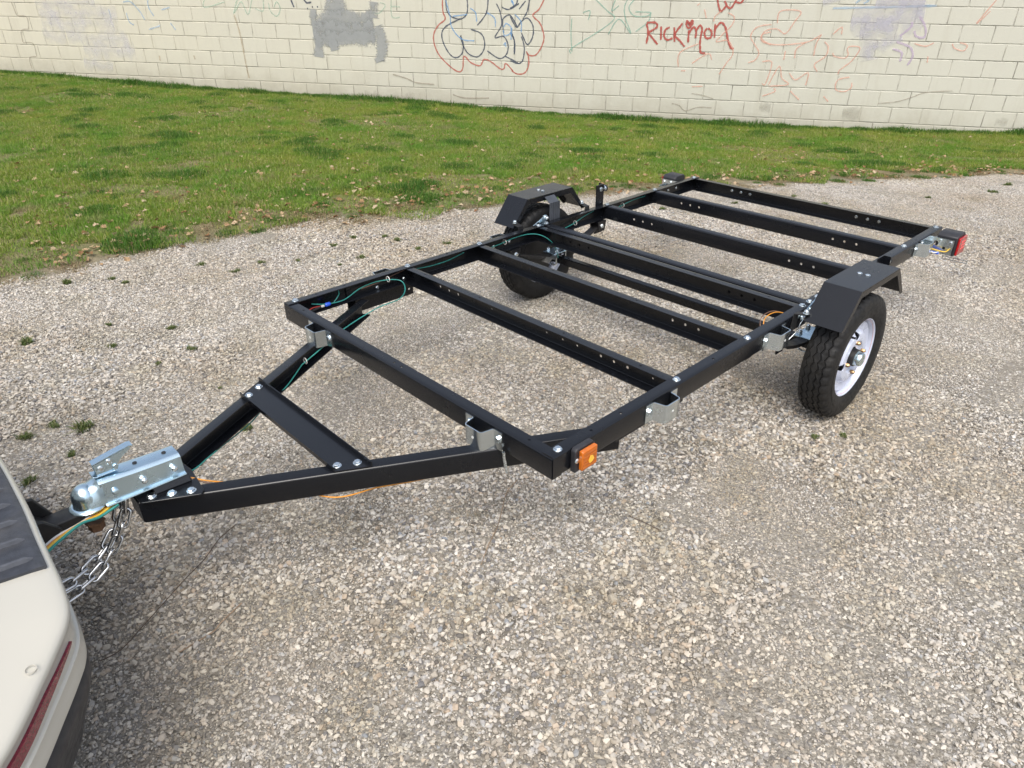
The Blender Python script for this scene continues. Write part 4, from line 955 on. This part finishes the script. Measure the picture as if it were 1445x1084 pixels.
car = empty('parked_car', (-2.2, yc, 0)); tag(car, 'cream car with a black ribbed step pad on its rear bumper, towing the trailer', 'car')
half = [(-1.060,.724),(-1.061,.64),(-1.063,.55),(-1.068,.45),(-1.071,.378),(-1.0735,.31),(-1.077,.255),(-1.084,.203),(-1.096,.168),(-1.111,.141),(-1.135,.103),(-1.161,.064),(-1.204,.0),(-1.241,-.046),(-1.29,-.094),(-1.35,-.134),(-1.45,-.163),(-1.60,-.175),(-1.80,-.18)]
plan = [Vector((x, W-y, 0)) for x, y in reversed(half[1:])]+[Vector((x, y, 0)) for x, y in half]
def smooth_plan(P, n=4): return spline(P, n)
plan = smooth_plan(plan); NP = len(plan)
pn = []
for i in range(NP):
    t = (plan[min(i+1,NP-1)]-plan[max(i-1,0)]).normalized(); pn.append(Vector((-t.y, t.x, 0)))
def loft(prof, name, mat, parent, i0=0, i1=None, smooth=40, closed=False, taper=None):
    i1 = NP if i1 is None else i1; m = len(prof); mb = MB(); vs = []
    for i in range(i0, i1):
        for kk, (o, z) in enumerate(prof):
            if taper: z = taper(i, z)
            vs.append(plan[i]+pn[i]*o+Vector((0,0,z)))
    n = i1-i0
    fs = [(i*m+k, i*m+(k+1)%m, (i+1)*m+(k+1)%m, (i+1)*m+k) for i in range(n-1) for k in range(m if closed else m-1)]
    if closed: fs += [tuple(range(m)), tuple((n-1)*m+k for k in reversed(range(m)))]
    mb.add(vs, fs); return mb.build(name, mat, parent, smooth=smooth)
bump = loft([(-.34,.600),(-.20,.592),(-.10,.584),(-.04,.577),(-.016,.573),(-.005,.5695),(.001,.565),(.0035,.558),(.002,.551),(-.003,.546),(-.005,.538),(-.0055,.500),(-.004,.494),(.001,.491),(.001,.486),(.0,.478),(.001,.468),(.002,.458),(.001,.449),(-.003,.446),(-.02,.445)], 'bumper', M['cream'], car)
loft([(-.02,.4445),(-.005,.443),(-.001,.434),(-.0005,.42),(-.004,.40),(-.018,.36),(-.038,.31),(-.055,.262),(-.075,.225),(-.11,.205),(-.18,.200)], 'valance', M['valance'], car)
# reflector strip in the recess, tapering towards the middle of the car
idx = [i for i, p in enumerate(plan) if p.y < .165 and p.x > -1.55]; i0, i1 = idx[0], idx[-1]
def refl(i0, i1, rev):
    mb = MB(); vs = []; n = i1-i0
    for i in range(i0, i1):
        t = (i-i0)/max(1, n-1); t = 1-t if rev else t; hz = .002+.0105*min(1, t*2.2)
        for o, z in ((-.0065,.520-hz),(-.0008,.5195-hz*.9),(-.0005,.5195+hz*.9),(-.0065,.520+hz)): vs.append(plan[i]+pn[i]*o+Vector((0,0,z)))
    mb.add(vs, [(i*4+k, i*4+k+1, (i+1)*4+k+1, (i+1)*4+k) for i in range(n-1) for k in range(3)]+[(0,1,2,3), tuple((n-1)*4+k for k in (3,2,1,0))])
    mb.build('reflector', M['reflector'], bump, smooth=30)
refl(i0, i1, False); refl(NP-i1, NP-i0, True)
# step pad with raised ribs
ip = [i for i, p in enumerate(plan) if .322 < p.y < W-.322]; i0, i1 = ip[0], ip[-1]+1
pad = loft([(-.32,.6030),(-.10,.5900),(-.022,.5820),(-.012,.5800),(-.0085,.5765),(-.012,.571),(-.32,.590)], 'step_pad', M['pad'], car, i0, i1, 35, closed=True)
for kx in range(11):
    y = .362+kx*.0725; x1 = min((abs(p.y-y), p.x) for p in plan)[1]-.024
    def zs(x): d = (x1+.024)-x; return .5820+(.5900-.5820)*min(1, max(0, d-.022)/.078)+max(0, d-.10)*.0591
    xs_ = [x1, x1-.012, x1-.05, x1-.12, x1-.26]; mb = MB(); vs = []
    for j, x in enumerate(xs_):
        hw = .0032 if j else .0012; hz = .0075 if j else .0012
        vs += [(x, y-hw*2, zs(x)-.001),(x, y-hw, zs(x)+hz),(x, y+hw, zs(x)+hz),(x, y+hw*2, zs(x)-.001)]
    mb.add(vs, [(a*4+k, a*4+k+1, a*4+5+k, a*4+4+k) for a in range(4) for k in range(3)]+[(0,1,2,3)])
    mb.build('rib', M['pad_rib'], pad, smooth=30)
# round blanking cap in the bumper top
MB().lathe([(-.003,.0088),(.0006,.0088),(.0006,.0084),(-.003,.0084)], (-1.168,.080,.5775), (.05,-.05,1), 24, closed=True).build('blanking_cap', M['cream'], bump, smooth=30)
# the body above and ahead of the bumper
tg = loft([(-.36,.615),(-.345,.70),(-.36,.86),(-.40,1.00),(-.46,1.10)], 'tailgate', M['cream'], car)
loft([(-.462,1.105),(-.56,1.40),(-.66,1.62)], 'rear_window', M['glass'], car)
rf = MB(); rf.box((-3.6,-.05,1.64),(-1.80,W+.05,1.70)); rf.build('roof', M['cream'], car, bevel=.02)
bd = MB()
for s in (1, -1):
    y = mir(-.15, s); bd.prism([(-3.9,y,.42),(-2.62,y,.42),(-2.55,y,.62),(-2.30,y,.72),(-2.05,y,.62),(-1.98,y,.42),(-1.50,y,.46),(-1.50,y,1.05),(-3.9,y,1.05)], (0, s*.04, 0))
bd.build('body_side', M['cream'], car)
fl_ = MB(); fl_.box((-3.8,.0,.30),(-1.45,W,.34)); fl_.build('floor_pan', M['black_flat'], car)
for s in (1, -1):
    w = bpy.data.objects.new('wheel', None); link(w, car, Matrix.Translation((-2.30, mir(-.06, s), .318)))
    t_ = bpy.data.objects.new('tyre', TYRE); t_.parent = w; COL.objects.link(t_); t_.scale = (1.25, 1.4, 1.25)
    r_ = bpy.data.objects.new('rim', RIM); r_.parent = w; COL.objects.link(r_); r_.scale = (1.25, 1.3, 1.25)
    d_ = bpy.data.objects.new('wheel_disc', DISC); d_.parent = w; COL.objects.link(d_); d_.scale = (1.25, 1.3, 1.25)
# ------------------------------------------------------------------ scatter helper: point mesh + instances of unlinked tiles
def scatter(name, pts, rots, scl, idx, tiles, label, cat):
    coll = bpy.data.collections.new(name+'_tiles')
    for i, me in enumerate(tiles): coll.objects.link(bpy.data.objects.new('%s_tile_%02d' % (name, i), me))
    me = bpy.data.meshes.new(name); n = len(pts); me.vertices.add(n); me.vertices.foreach_set('co', np.asarray(pts, np.float32).ravel())
    a = me.attributes.new('rot', 'FLOAT_VECTOR', 'POINT'); a.data.foreach_set('vector', np.asarray(rots, np.float32).ravel())
    a = me.attributes.new('scl', 'FLOAT', 'POINT'); a.data.foreach_set('value', np.asarray(scl, np.float32))
    a = me.attributes.new('idx', 'INT', 'POINT'); a.data.foreach_set('value', np.asarray(idx, np.int32))
    o = bpy.data.objects.new(name, me); link(o); tag(o, label, cat, kind='stuff')
    g = bpy.data.node_groups.new(name, 'GeometryNodeTree')
    g.interface.new_socket('Geometry', in_out='INPUT', socket_type='NodeSocketGeometry'); g.interface.new_socket('Geometry', in_out='OUTPUT', socket_type='NodeSocketGeometry')
    N = g.nodes; gi = N.new('NodeGroupInput'); go = N.new('NodeGroupOutput'); ci = N.new('GeometryNodeCollectionInfo')
    ci.inputs['Collection'].default_value = coll; ci.inputs['Separate Children'].default_value = True; ci.inputs['Reset Children'].default_value = True
    ip = N.new('GeometryNodeInstanceOnPoints'); ip.inputs['Pick Instance'].default_value = True
    def na(nm, t): q = N.new('GeometryNodeInputNamedAttribute'); q.data_type = t; q.inputs[0].default_value = nm; return next(s for s in q.outputs if s.enabled and s.name == 'Attribute')
    mp = N.new('GeometryNodeMeshToPoints')
    Lk = g.links.new; Lk(gi.outputs[0], mp.inputs[0]); Lk(mp.outputs[0], ip.inputs['Points']); Lk(ci.outputs[0], ip.inputs['Instance'])
    Lk(na('rot', 'FLOAT_VECTOR'), ip.inputs['Rotation']); Lk(na('scl', 'FLOAT'), ip.inputs['Scale']); Lk(na('idx', 'INT'), ip.inputs['Instance Index'])
    Lk(ip.outputs[0], go.inputs[0])
    o.modifiers.new('scatter', 'NODES').node_group = g
    return o
def slope_rot(x, y, yaw):
    e = .15; gx_ = (ter(x+e, y)-ter(x-e, y))/(2*e); gy_ = (ter(x, y+e)-ter(x, y-e))/(2*e)
    # euler XYZ with yaw about local z first is awkward: build by matrix
    out = np.zeros((len(x), 3))
    for i in range(len(x)):
        n = Vector((-gx_[i], -gy_[i], 1)).normalized(); q = Vector((0,0,1)).rotation_difference(n) @ Quaternion((0,0,1), yaw[i])
        out[i] = q.to_euler('XYZ')
    return out
# ------------------------------------------------------------------ gravel
def stone_shapes(n, npt, seed):
    out = []; rg = np.random.default_rng(seed)
    for i in range(n):
        p = rg.normal(size=(npt,3)); p /= np.linalg.norm(p, axis=1)[:,None]; p *= rg.uniform(.8,1.05,(npt,1))
        bm = bmesh.new(); [bm.verts.new(q) for q in p]; bm.verts.ensure_lookup_table(); r = bmesh.ops.convex_hull(bm, input=bm.verts)
        bmesh.ops.delete(bm, geom=[g for g in r['geom_unused'] if isinstance(g, bmesh.types.BMVert)], context='VERTS')
        bmesh.ops.triangulate(bm, faces=bm.faces); bm.verts.index_update()
        out.append((np.array([v.co[:] for v in bm.verts]), np.array([[v.index for v in f.verts] for f in bm.faces]))); bm.free()
    return out
SH_S = stone_shapes(14, 9, 3); SH_M = stone_shapes(18, 15, 4); SH_L = stone_shapes(14, 26, 5)
def stones(shapes, n, rmin, rmax, size, rg, power=1.6, flat=(.5,.85), lift=.25, clump=0):
    V = []; T = []; K = []; off = 0
    for si, (sv, st) in enumerate(shapes):
        m = n//len(shapes)
        r = rmin+(rmax-rmin)*rg.random(m)**power
        S = np.stack([r*rg.uniform(.85,1.35,m), r*rg.uniform(.65,1.0,m), r*rg.uniform(flat[0],flat[1],m)], 1)
        yaw = rg.uniform(0,6.28,m); tx = rg.normal(0,.28,m); ty = rg.normal(0,.28,m)
        cz, sz = np.cos(yaw), np.sin(yaw); cx, sx = np.cos(tx), np.sin(tx); cy, sy = np.cos(ty), np.sin(ty)
        Rz = np.zeros((m,3,3)); Rz[:,0,0]=cz; Rz[:,0,1]=-sz; Rz[:,1,0]=sz; Rz[:,1,1]=cz; Rz[:,2,2]=1
        Rx = np.zeros((m,3,3)); Rx[:,0,0]=1; Rx[:,1,1]=cx; Rx[:,1,2]=-sx; Rx[:,2,1]=sx; Rx[:,2,2]=cx
        Ry = np.zeros((m,3,3)); Ry[:,1,1]=1; Ry[:,0,0]=cy; Ry[:,0,2]=sy; Ry[:,2,0]=-sy; Ry[:,2,2]=cy
        Rm = Rz@Rx@Ry
        P = np.stack([rg.uniform(-size/2,size/2,m), rg.uniform(-size/2,size/2,m), S[:,2]*rg.uniform(lift-.25,lift+.3,m)], 1)
        v = np.einsum('mij,mkj->mki', Rm, sv[None]*S[:,None,:])+P[:,None,:]
        V.append(v.reshape(-1,3)); nv = len(sv)
        T.append((st[None]+off+np.arange(m)[:,None,None]*nv).reshape(-1,3)); off += m*nv
    return np.concatenate(V), np.concatenate(T)
def join(parts):
    V = []; T = []; o = 0
    for v, t in parts: V.append(v); T.append(t+o); o += len(v)
    return np.concatenate(V), np.concatenate(T)
k = NT('gravel_stones'); g = k.n('NewGeometry'); pos = g.outputs['Position']; isl = g.outputs['Random Per Island']
base = k.ramp(isl, [(0,(.09,.08,.07)),(.06,(.14,.14,.15)),(.13,(.24,.205,.16)),(.25,(.345,.31,.265)),(.40,(.47,.435,.38)),(.53,(.365,.36,.36)),(.68,(.53,.495,.44)),(.80,(.635,.605,.555)),(.89,(.38,.30,.225)),(.955,(.62,.60,.56)),(1,(.19,.215,.255))])
base = k.mix(k.ramp(k.noise(pos, 420, 3, .6), [(.40, 0.), (.75, .25)]), base, (.20,.175,.14))
big = k.noise(pos, .9, 5, .6)
base = k.mix(k.ramp(big, [(.42, 0.), (.66, 1.)]), base, (.86,.80,.71), 'MULTIPLY')
base = k.mix(k.ramp(k.noise(pos, 3.7, 4, .65), [(.48, 0.), (.70, 1.)]), base, (.84,.83,.74), 'MULTIPLY')
base = k.mix(k.ramp(k.noise(pos, .55, 4, .55, .4), [(.42, 0.), (.66, .28)]), base, (.55,.525,.48))
M['stone'] = k.done(k.n('BsdfPrincipled', {'Base Color': base, 'Roughness': .8, 'Specular IOR Level': .35}).outputs[0])
TS = .5; gt = []
for i, kind in enumerate((0,0,1,1,1,2,2)):               # 0 coarse, 1 mixed, 2 packed fine
    rg = np.random.default_rng(100+i)
    parts = [stones(SH_S, (4600,6200,8200)[kind], .0017, (.0046,.0044,.0038)[kind], TS, rg, 1.4), stones(SH_M, (2400,2100,1300)[kind], .0036, (.0114,.0094,.0074)[kind], TS, rg, 2.0, (.45,.8), (.42,.38,.3)[kind])]
    parts.append(stones(SH_L, (56,28,14)[kind], .008, (.0190,.0150,.0105)[kind], TS, rg, 2.8, (.35,.6), .1))
    v, t = join(parts); gt.append(fast_mesh('gravel_tile', v, t, M['stone']))
gxs = np.arange(-2.25, 9.5, TS); gys = np.arange(-2.25, 6.0, TS)
X, Y_ = [q.ravel() for q in np.meshgrid(gxs, gys, indexing='ij')]
Xc = X+1.1344; Yc = Y_+1.0417; fw = Xc*.764+Yc*.644; rt = Xc*.724-Yc*.690
keep = (grass_side(X, Y_) < .45) & (fw > .2) & (np.abs(rt) < .85*fw+1.0) & (fw < 10.5)
X, Y_ = X[keep], Y_[keep]; n = len(X); rg = np.random.default_rng(5)
cs_ = .8*wob(X*.8+.4, Y_*.8)-.20*(X-.3)+.28*rg.normal(size=n)
idx = np.where(cs_ > .08, rg.integers(0,2,n), np.where(cs_ > -.55, rg.integers(2,5,n), rg.integers(5,7,n))); yaw = rg.integers(0,4,n)*math.pi/2
scatter('gravel', np.stack([X, Y_, ter(X, Y_)+.004*wob(X*1.3, Y_*1.3)], 1), slope_rot(X, Y_, yaw), np.ones(n), idx, gt, 'loose pale crushed stone gravel covering the yard', 'gravel')
# ------------------------------------------------------------------ grass
def leaf_mat(name, stops, big=None, trans=.35):
    k = NT(name); g = k.n('NewGeometry'); pos = g.outputs['Position']
    c = k.ramp(g.outputs['Random Per Island'], stops)
    if big:
        for sc_, lo, hi, amt, cc in big: c = k.mix(k.ramp(k.noise(pos, sc_, 4, .6), [(lo, 0.), (hi, amt)]), c, cc)
    d = k.n('BsdfPrincipled', {'Base Color': c, 'Roughness': .55, 'Specular IOR Level': .3}).outputs[0]
    t = k.n('BsdfTranslucent', {'Color': c}).outputs[0]
    return k.done(k.n('MixShader', {0: trans, 1: d, 2: t}).outputs[0])
M['grass'] = leaf_mat('lawn_grass', [(0,(.072,.16,.014)),(.35,(.127,.24,.022)),(.6,(.20,.305,.036)),(.77,(.29,.32,.06)),(.88,(.38,.33,.16)),(1,(.52,.45,.27))],
                      [(.55,.42,.66,.5,(.29,.31,.05)),(1.7,.46,.64,.6,(.075,.24,.015)),(2.9,.58,.70,.7,(.29,.25,.13))])
M['clump'] = leaf_mat('dark_clump_grass', [(0,(.03,.095,.013)),(.5,(.06,.155,.019)),(.9,(.11,.21,.032)),(1,(.30,.27,.11))])
M['weed'] = leaf_mat('gravel_weed', [(0,(.06,.10,.025)),(.6,(.12,.17,.05)),(1,(.26,.24,.12))])
def blades(n, size, hmin, hmax, w, rg, lean=.6, disc=False):
    if disc: rr = size/2*np.sqrt(rg.random(n)); th = rg.uniform(0,6.28,n); px, py = rr*np.cos(th), rr*np.sin(th)
    else: px, py = rg.uniform(-size/2,size/2,n), rg.uniform(-size/2,size/2,n)
    h = rg.uniform(hmin,hmax,n); 
    if disc: h = h*(1.05-.8*rr/(size/2)*.6)
    a = rg.uniform(0,6.28,n); L_ = np.abs(rg.normal(0,lean,n)); dx, dy = np.cos(a), np.sin(a); ww = w*rg.uniform(.6,1.3,n)
    sx, sy = -dy*ww/2, dx*ww/2; z0 = np.full(n, -.006)
    B = lambda f, s, zf, lf: np.stack([px+sx*s*f+dx*h*L_*lf, py+sy*s*f+dy*h*L_*lf, z0+h*zf], 1)
    b0 = B(1,-1,0,0); b1 = B(1,1,0,0); m0 = B(.8,-1,.6,.3); m1 = B(.8,1,.6,.3); tp = B(0,0,.95,1.)
    V = np.stack([b0,b1,m0,m1,tp], 1).reshape(-1,3); o = np.arange(n)[:,None,None]*5
    T = (np.array([[0,1,3],[0,3,2],[2,3,4]])[None]+o).reshape(-1,3); return V, T
GT = .6; tiles = []
for i in range(4):
    rg = np.random.default_rng(40+i); v, t = join([blades(5200, GT, .014,.038, .0036, rg, .9), blades(900, GT, .03,.062, .0038, rg, .6)]); tiles.append(fast_mesh('grass_tile', v, t, M['grass']))
for i in range(2):
    rg = np.random.default_rng(50+i); v, t = blades(2400, GT, .010,.034, .0036, rg, 1.1); tiles.append(fast_mesh('grass_tile', v, t, M['grass']))
for i in range(3):
    rg = np.random.default_rng(60+i); v, t = blades(900, .42, .04,.105, .0045, rg, .5, True); tiles.append(fast_mesh('grass_tile', v, t, M['clump']))
for i in range(2):
    rg = np.random.default_rng(70+i); v, t = blades(260, .22, .025,.07, .0042, rg, .6, True); tiles.append(fast_mesh('grass_tile', v, t, M['clump']))
M['straw'] = leaf_mat('dry_straw', [(0,(.16,.11,.06)),(.4,(.30,.23,.13)),(.8,(.44,.36,.22)),(1,(.10,.15,.03))])
for i in range(2):
    rg = np.random.default_rng(80+i); v, t = blades(420, .24, .008,.026, .0038, rg, 1.8, True); tiles.append(fast_mesh('straw_tile', v, t, M['straw']))
def lawn_xy(n, rg):
    a = rg.uniform(-4.5, 16.5, n); d = rg.uniform(.02, 10.5, n); return WO.x+U2[0]*a+N2[0]*d, WO.y+U2[1]*a+N2[1]*d
def in_view(x, y, mrg=.8):
    xc = x+1.1344; yc_ = y+1.0417; fw = xc*.764+yc_*.644; rt = xc*.724-yc_*.690
    return (np.abs(rt) < .74*fw+mrg) & (fw > .5)
PX, PR, PS, PI = [], [], [], []
def put(x, y, idx, scl, rg):
    PX.append(np.stack([x, y, gz(x, y)], 1)); PR.append(slope_rot(x, y, rg.uniform(0,6.28,len(x)))); PS.append(scl); PI.append(idx)
rg = np.random.default_rng(8)
aa, dd = [q.ravel() for q in np.meshgrid(np.arange(-5,17,GT*.86), np.arange(.28,11,GT*.86), indexing='ij')]
x = WO.x+U2[0]*aa+N2[0]*dd; y = WO.y+U2[1]*aa+N2[1]*dd; kp = (grass_side(x, y) > .16) & in_view(x, y); x, y = x[kp], y[kp]; gs = grass_side(x, y)
sparse = (gs < .55) | (wob(x*.7+3, y*.7) > .45)
put(x, y, np.where(sparse, rg.integers(4,6,len(x)), rg.integers(0,4,len(x))), rg.uniform(.95,1.1,len(x)), rg)
x, y = lawn_xy(620, rg); gs = grass_side(x, y); kp = (gs > .35) & in_view(x, y) & (wob(x*.8, y*.8+1) > -.35); x, y = x[kp], y[kp]
rep = rg.integers(1,6,len(x)); sp = np.repeat(rg.uniform(.05,.20,len(x)), rep); th = np.repeat(rg.uniform(0,3.14,len(x)), rep)
x = np.repeat(x, rep); y = np.repeat(y, rep); e1 = rg.normal(0,1,len(x))*sp*1.5; e2 = rg.normal(0,1,len(x))*sp*.6
x = x+e1*np.cos(th)-e2*np.sin(th); y = y+e1*np.sin(th)+e2*np.cos(th); kp = grass_side(x, y) > .2; x, y = x[kp], y[kp]
put(x, y, np.where(rg.random(len(x)) < .3, rg.integers(6,9,len(x)), rg.integers(9,11,len(x))), rg.uniform(.35,1.0,len(x)), rg)
x, y = lawn_xy(5200, rg); gs = grass_side(x, y); kp = (gs > -.06) & (gs < .42) & in_view(x, y); x, y = x[kp], y[kp]
put(x, y, rg.integers(9,11,len(x)), rg.uniform(.35,.8,len(x)), rg)
x, y = lawn_xy(9000, rg); gs = grass_side(x, y); kp = (((gs > -.10) & (gs < .38)) | ((gs > 0) & (rg.random(len(x)) < .05+.30*np.clip(wob(x*.9+2, y*.9)-.1, 0, 1)))) & in_view(x, y); x, y = x[kp], y[kp]
put(x, y, rg.integers(11,13,len(x)), rg.uniform(.6,1.2,len(x)), rg)
# longer grass against the foot of the wall
a = rg.uniform(-4,16.5,420); tall = .55+.45*np.sin(a*2.3)*np.sin(a*.9+1); d = .05+.07*rg.random(420); x = WO.x+U2[0]*a+N2[0]*d; y = WO.y+U2[1]*a+N2[1]*d
put(x, y, rg.integers(9,11,len(x)), (.9+1.7*np.clip(tall,0,1)*rg.random(420)), rg)
scatter('grass', np.concatenate(PX), np.concatenate(PR), np.concatenate(PS), np.concatenate(PI), tiles, 'patchy green and straw coloured lawn grass between gravel and wall', 'grass')
# ------------------------------------------------------------------ fallen leaves
k = NT('dry_leaf'); rnd = k.n('ObjectInfo').outputs['Random']; g = k.n('NewGeometry')
c = k.ramp(k.math('FRACT', k.math('ADD', rnd, g.outputs['Random Per Island'])), [(0,(.22,.115,.055)),(.35,(.36,.22,.11)),(.7,(.50,.36,.22)),(1,(.62,.51,.36))])
c = k.mix(k.ramp(k.noise(g.outputs['Position'], 90, 4, .6), [(.4, 0.), (.7, .5)]), c, (.16,.085,.04))
M['leaf'] = k.done(k.n('MixShader', {0: .25, 1: k.n('BsdfPrincipled', {'Base Color': c, 'Roughness': .7, 'Specular IOR Level': .25}).outputs[0], 2: k.n('BsdfTranslucent', {'Color': c}).outputs[0]}).outputs[0])
def leaf_geo(seed):
    rn = random.Random(seed); L_ = 1.; pts = []; n = 9
    for i in range(n+1):
        t = i/n; w = .34*math.sin(math.pi*min(1,t*1.05))**.7*(1+.35*math.sin(t*19+seed)); pts.append((t, max(.015, w)))
    cu = rn.uniform(.3,1.0); tw = rn.uniform(-.5,.5); V = []; F = []
    for i, (t, w) in enumerate(pts):
        z = cu*.45*(t-.5)**2*(1 if seed % 2 else -1); x = t-.5
        for s in (-1, 0, 1): V.append((x, s*w, z+abs(s)*w*rn.uniform(.25,.75)+s*tw*x*.3+.06))
    for i in range(n):
        for j in (0,1): F.append((i*3+j, i*3+j+1, i*3+j+4, i*3+j+3))
    return np.array(V), F
LG = [leaf_geo(i) for i in range(6)]; LM = []
for v, f in LG:
    me = bpy.data.meshes.new('fallen_leaf'); me.from_pydata((v).tolist(), [], f); me.materials.append(M['leaf']); LM.append(me)
rg = np.random.default_rng(21); x, y = lawn_xy(26000, rg); gs = grass_side(x, y)
pr = np.where(gs < 0, np.exp(gs/.10)*.25, .05+.75*np.exp(-gs/.40)+.13*np.exp(-gs/2.5)); aL = ad(x, y)[0]; pr = pr*2.3*np.clip(1.25-.10*np.maximum(0, aL-5.5), .2, 1.3); kp = (rg.random(len(x)) < pr) & in_view(x, y, .1) & (gs > -.5)
x, y, gs = x[kp], y[kp], gs[kp]; order = np.argsort((x+1.13)**2+(y+1.04)**2); x, y, gs = x[order], y[order], gs[order]
LV = []; LF = []; lo = 0
for i in range(min(3400, len(x))):
    s = float(rg.uniform(.018,.056)); z = float(gz(x[i], y[i]))+(.014 if gs[i] > .1 else .006)
    rot = Matrix.Rotation(rg.uniform(0,6.28), 4, 'Z') @ Matrix.Rotation(rg.normal(0,.3), 4, 'X') @ Matrix.Rotation(rg.normal(0,.3), 4, 'Y')
    if i < 110:
        o = bpy.data.objects.new('fallen_leaf', LM[i % 6]); link(o, None, Matrix.Translation((x[i], y[i], z)) @ rot @ Matrix.Scale(s, 4))
        tag(o, 'dry curled brown leaf lying in the grass near the lawn edge' if gs[i] > .1 else 'dry curled brown leaf lying on the ragged gravel edge of the lawn', 'leaf', 'fallen leaves along the lawn edge')
    else:
        v, f = LG[i % 6]; R3 = np.array(rot.to_3x3()); LV.append(v*s@R3.T+np.array((x[i], y[i], z))); LF += [tuple(q+lo for q in ff) for ff in f]; lo += len(v)
me = bpy.data.meshes.new('leaf_litter'); me.from_pydata(np.concatenate(LV).tolist(), [], LF); me.materials.append(M['leaf'])
tag(link(bpy.data.objects.new('leaf_litter', me)), 'small brown leaf litter scattered farther off in the grass', 'leaves', kind='stuff')
# ------------------------------------------------------------------ weeds in the gravel
WEEDS = [(-.81,1.98,1.1),(-.73,1.87,1.5),(-.91,1.95,.9),(-.82,1.70,.9),(-.98,1.63,.9),(-.28,1.45,1.2),(-.40,2.55,.9),(-.11,2.55,.8),(-.69,2.89,1.2),(-.31,2.21,.6),(-.14,2.26,.7),(-.10,3.49,1.),(-.06,3.37,.8),(-.31,3.62,1.1),(.84,2.99,.8),(1.15,3.09,.9),(1.16,2.76,.8),(1.51,3.0,.9),(1.34,3.13,1.),(1.52,2.88,.8),(1.71,2.59,.9),(.38,3.35,.9),(-.20,1.79,.45),(-.33,2.82,.7),(3.77,2.0,1.1),(4.03,1.84,1.),(3.45,2.11,.9),(4.53,1.33,1.1),(5.46,.88,1.1),(6.19,.60,1.3),(6.74,.63,1.2),(4.65,1.65,.9),(1.52,2.64,.7),(.99,2.74,.7),(.66,3.12,.9),(.47,3.09,.8),(1.28,-.18,.7),(1.37,-.25,.55)]
WMs = []
for i in range(5):
    rg = np.random.default_rng(90+i); parts = []
    for c in range(4):
        v, t = blades(26, .035, .010,.026, .005, rg, 1.2, True); v = v+np.array((rg.normal(0,.013), rg.normal(0,.013), 0)); parts.append((v, t))
    v, t = join(parts); WMs.append(fast_mesh('weed', v, t, M['weed']))
for i, (x, y, s) in enumerate(WEEDS):
    o = bpy.data.objects.new('weed', WMs[i % 5]); link(o, None, Matrix.Translation((x, y, float(ter(x, y))+.010)) @ Matrix.Rotation(i*1.3, 4, 'Z') @ Matrix.Scale(s*(.75+.45*((i*37) % 11)/10), 4))
    wl = ('small weed tuft in the gravel beside the coupler and car' if x < -.6 and y < 2.2 else 'lone green weed tuft under the tongue beam by its green wire' if i == 5 else
          'weed tuft in the gravel by the white-rimmed wheel with its face showing' if y < 0 else 'weed tuft in the open gravel beyond the rear beam' if x > 3 else
          'weed tuft in the gravel between the lawn edge and the frame' if x > -.6 and y > 2.5 else 'small weed tuft in the gravel beside the tongue beam')
    tag(o, wl, 'weed', 'weeds in the gravel')
# ------------------------------------------------------------------ twigs and dry stems on the gravel
M['twig'] = pmat('dry_twig', (.075,.05,.035), .8, 0, 60, .3); M['stem'] = pmat('dry_stem', (.24,.17,.11), .8, 0, 60, .3)
def twig(pts, r, m, lab):
    P = [(x+random.uniform(-.004,.004), y+random.uniform(-.004,.004), .011+.004*math.sin(i*2.1)) for i, (x, y) in enumerate(pts)]
    tag(MB().tube(spline(P, 8), r, 6).build('twig', M[m], None, smooth=60), lab, 'twig')
twig([(-.55,.89),(-.62,.855),(-.69,.81),(-.77,.765),(-.84,.72),(-.93,.67),(-1.0,.63),(-1.05,.62)], .0013, 'twig', 'long thin dark twig lying on the gravel between tongue beam and bumper')
twig([(-.69,.56),(-.76,.53),(-.80,.52),(-.89,.51)], .0018, 'stem', 'short pale dry stem on the gravel beside the bumper')
twig([(.27,.42),(.19,.39),(.13,.35),(.05,.29),(-.03,.24),(-.10,.20)], .0015, 'stem', 'thin curved dry stem on the gravel under the orange marker lamp corner')
twig([(.397,.022),(.405,-.03),(.418,-.085)], .0013, 'twig', 'thin dark twig lying alone on the open gravel')
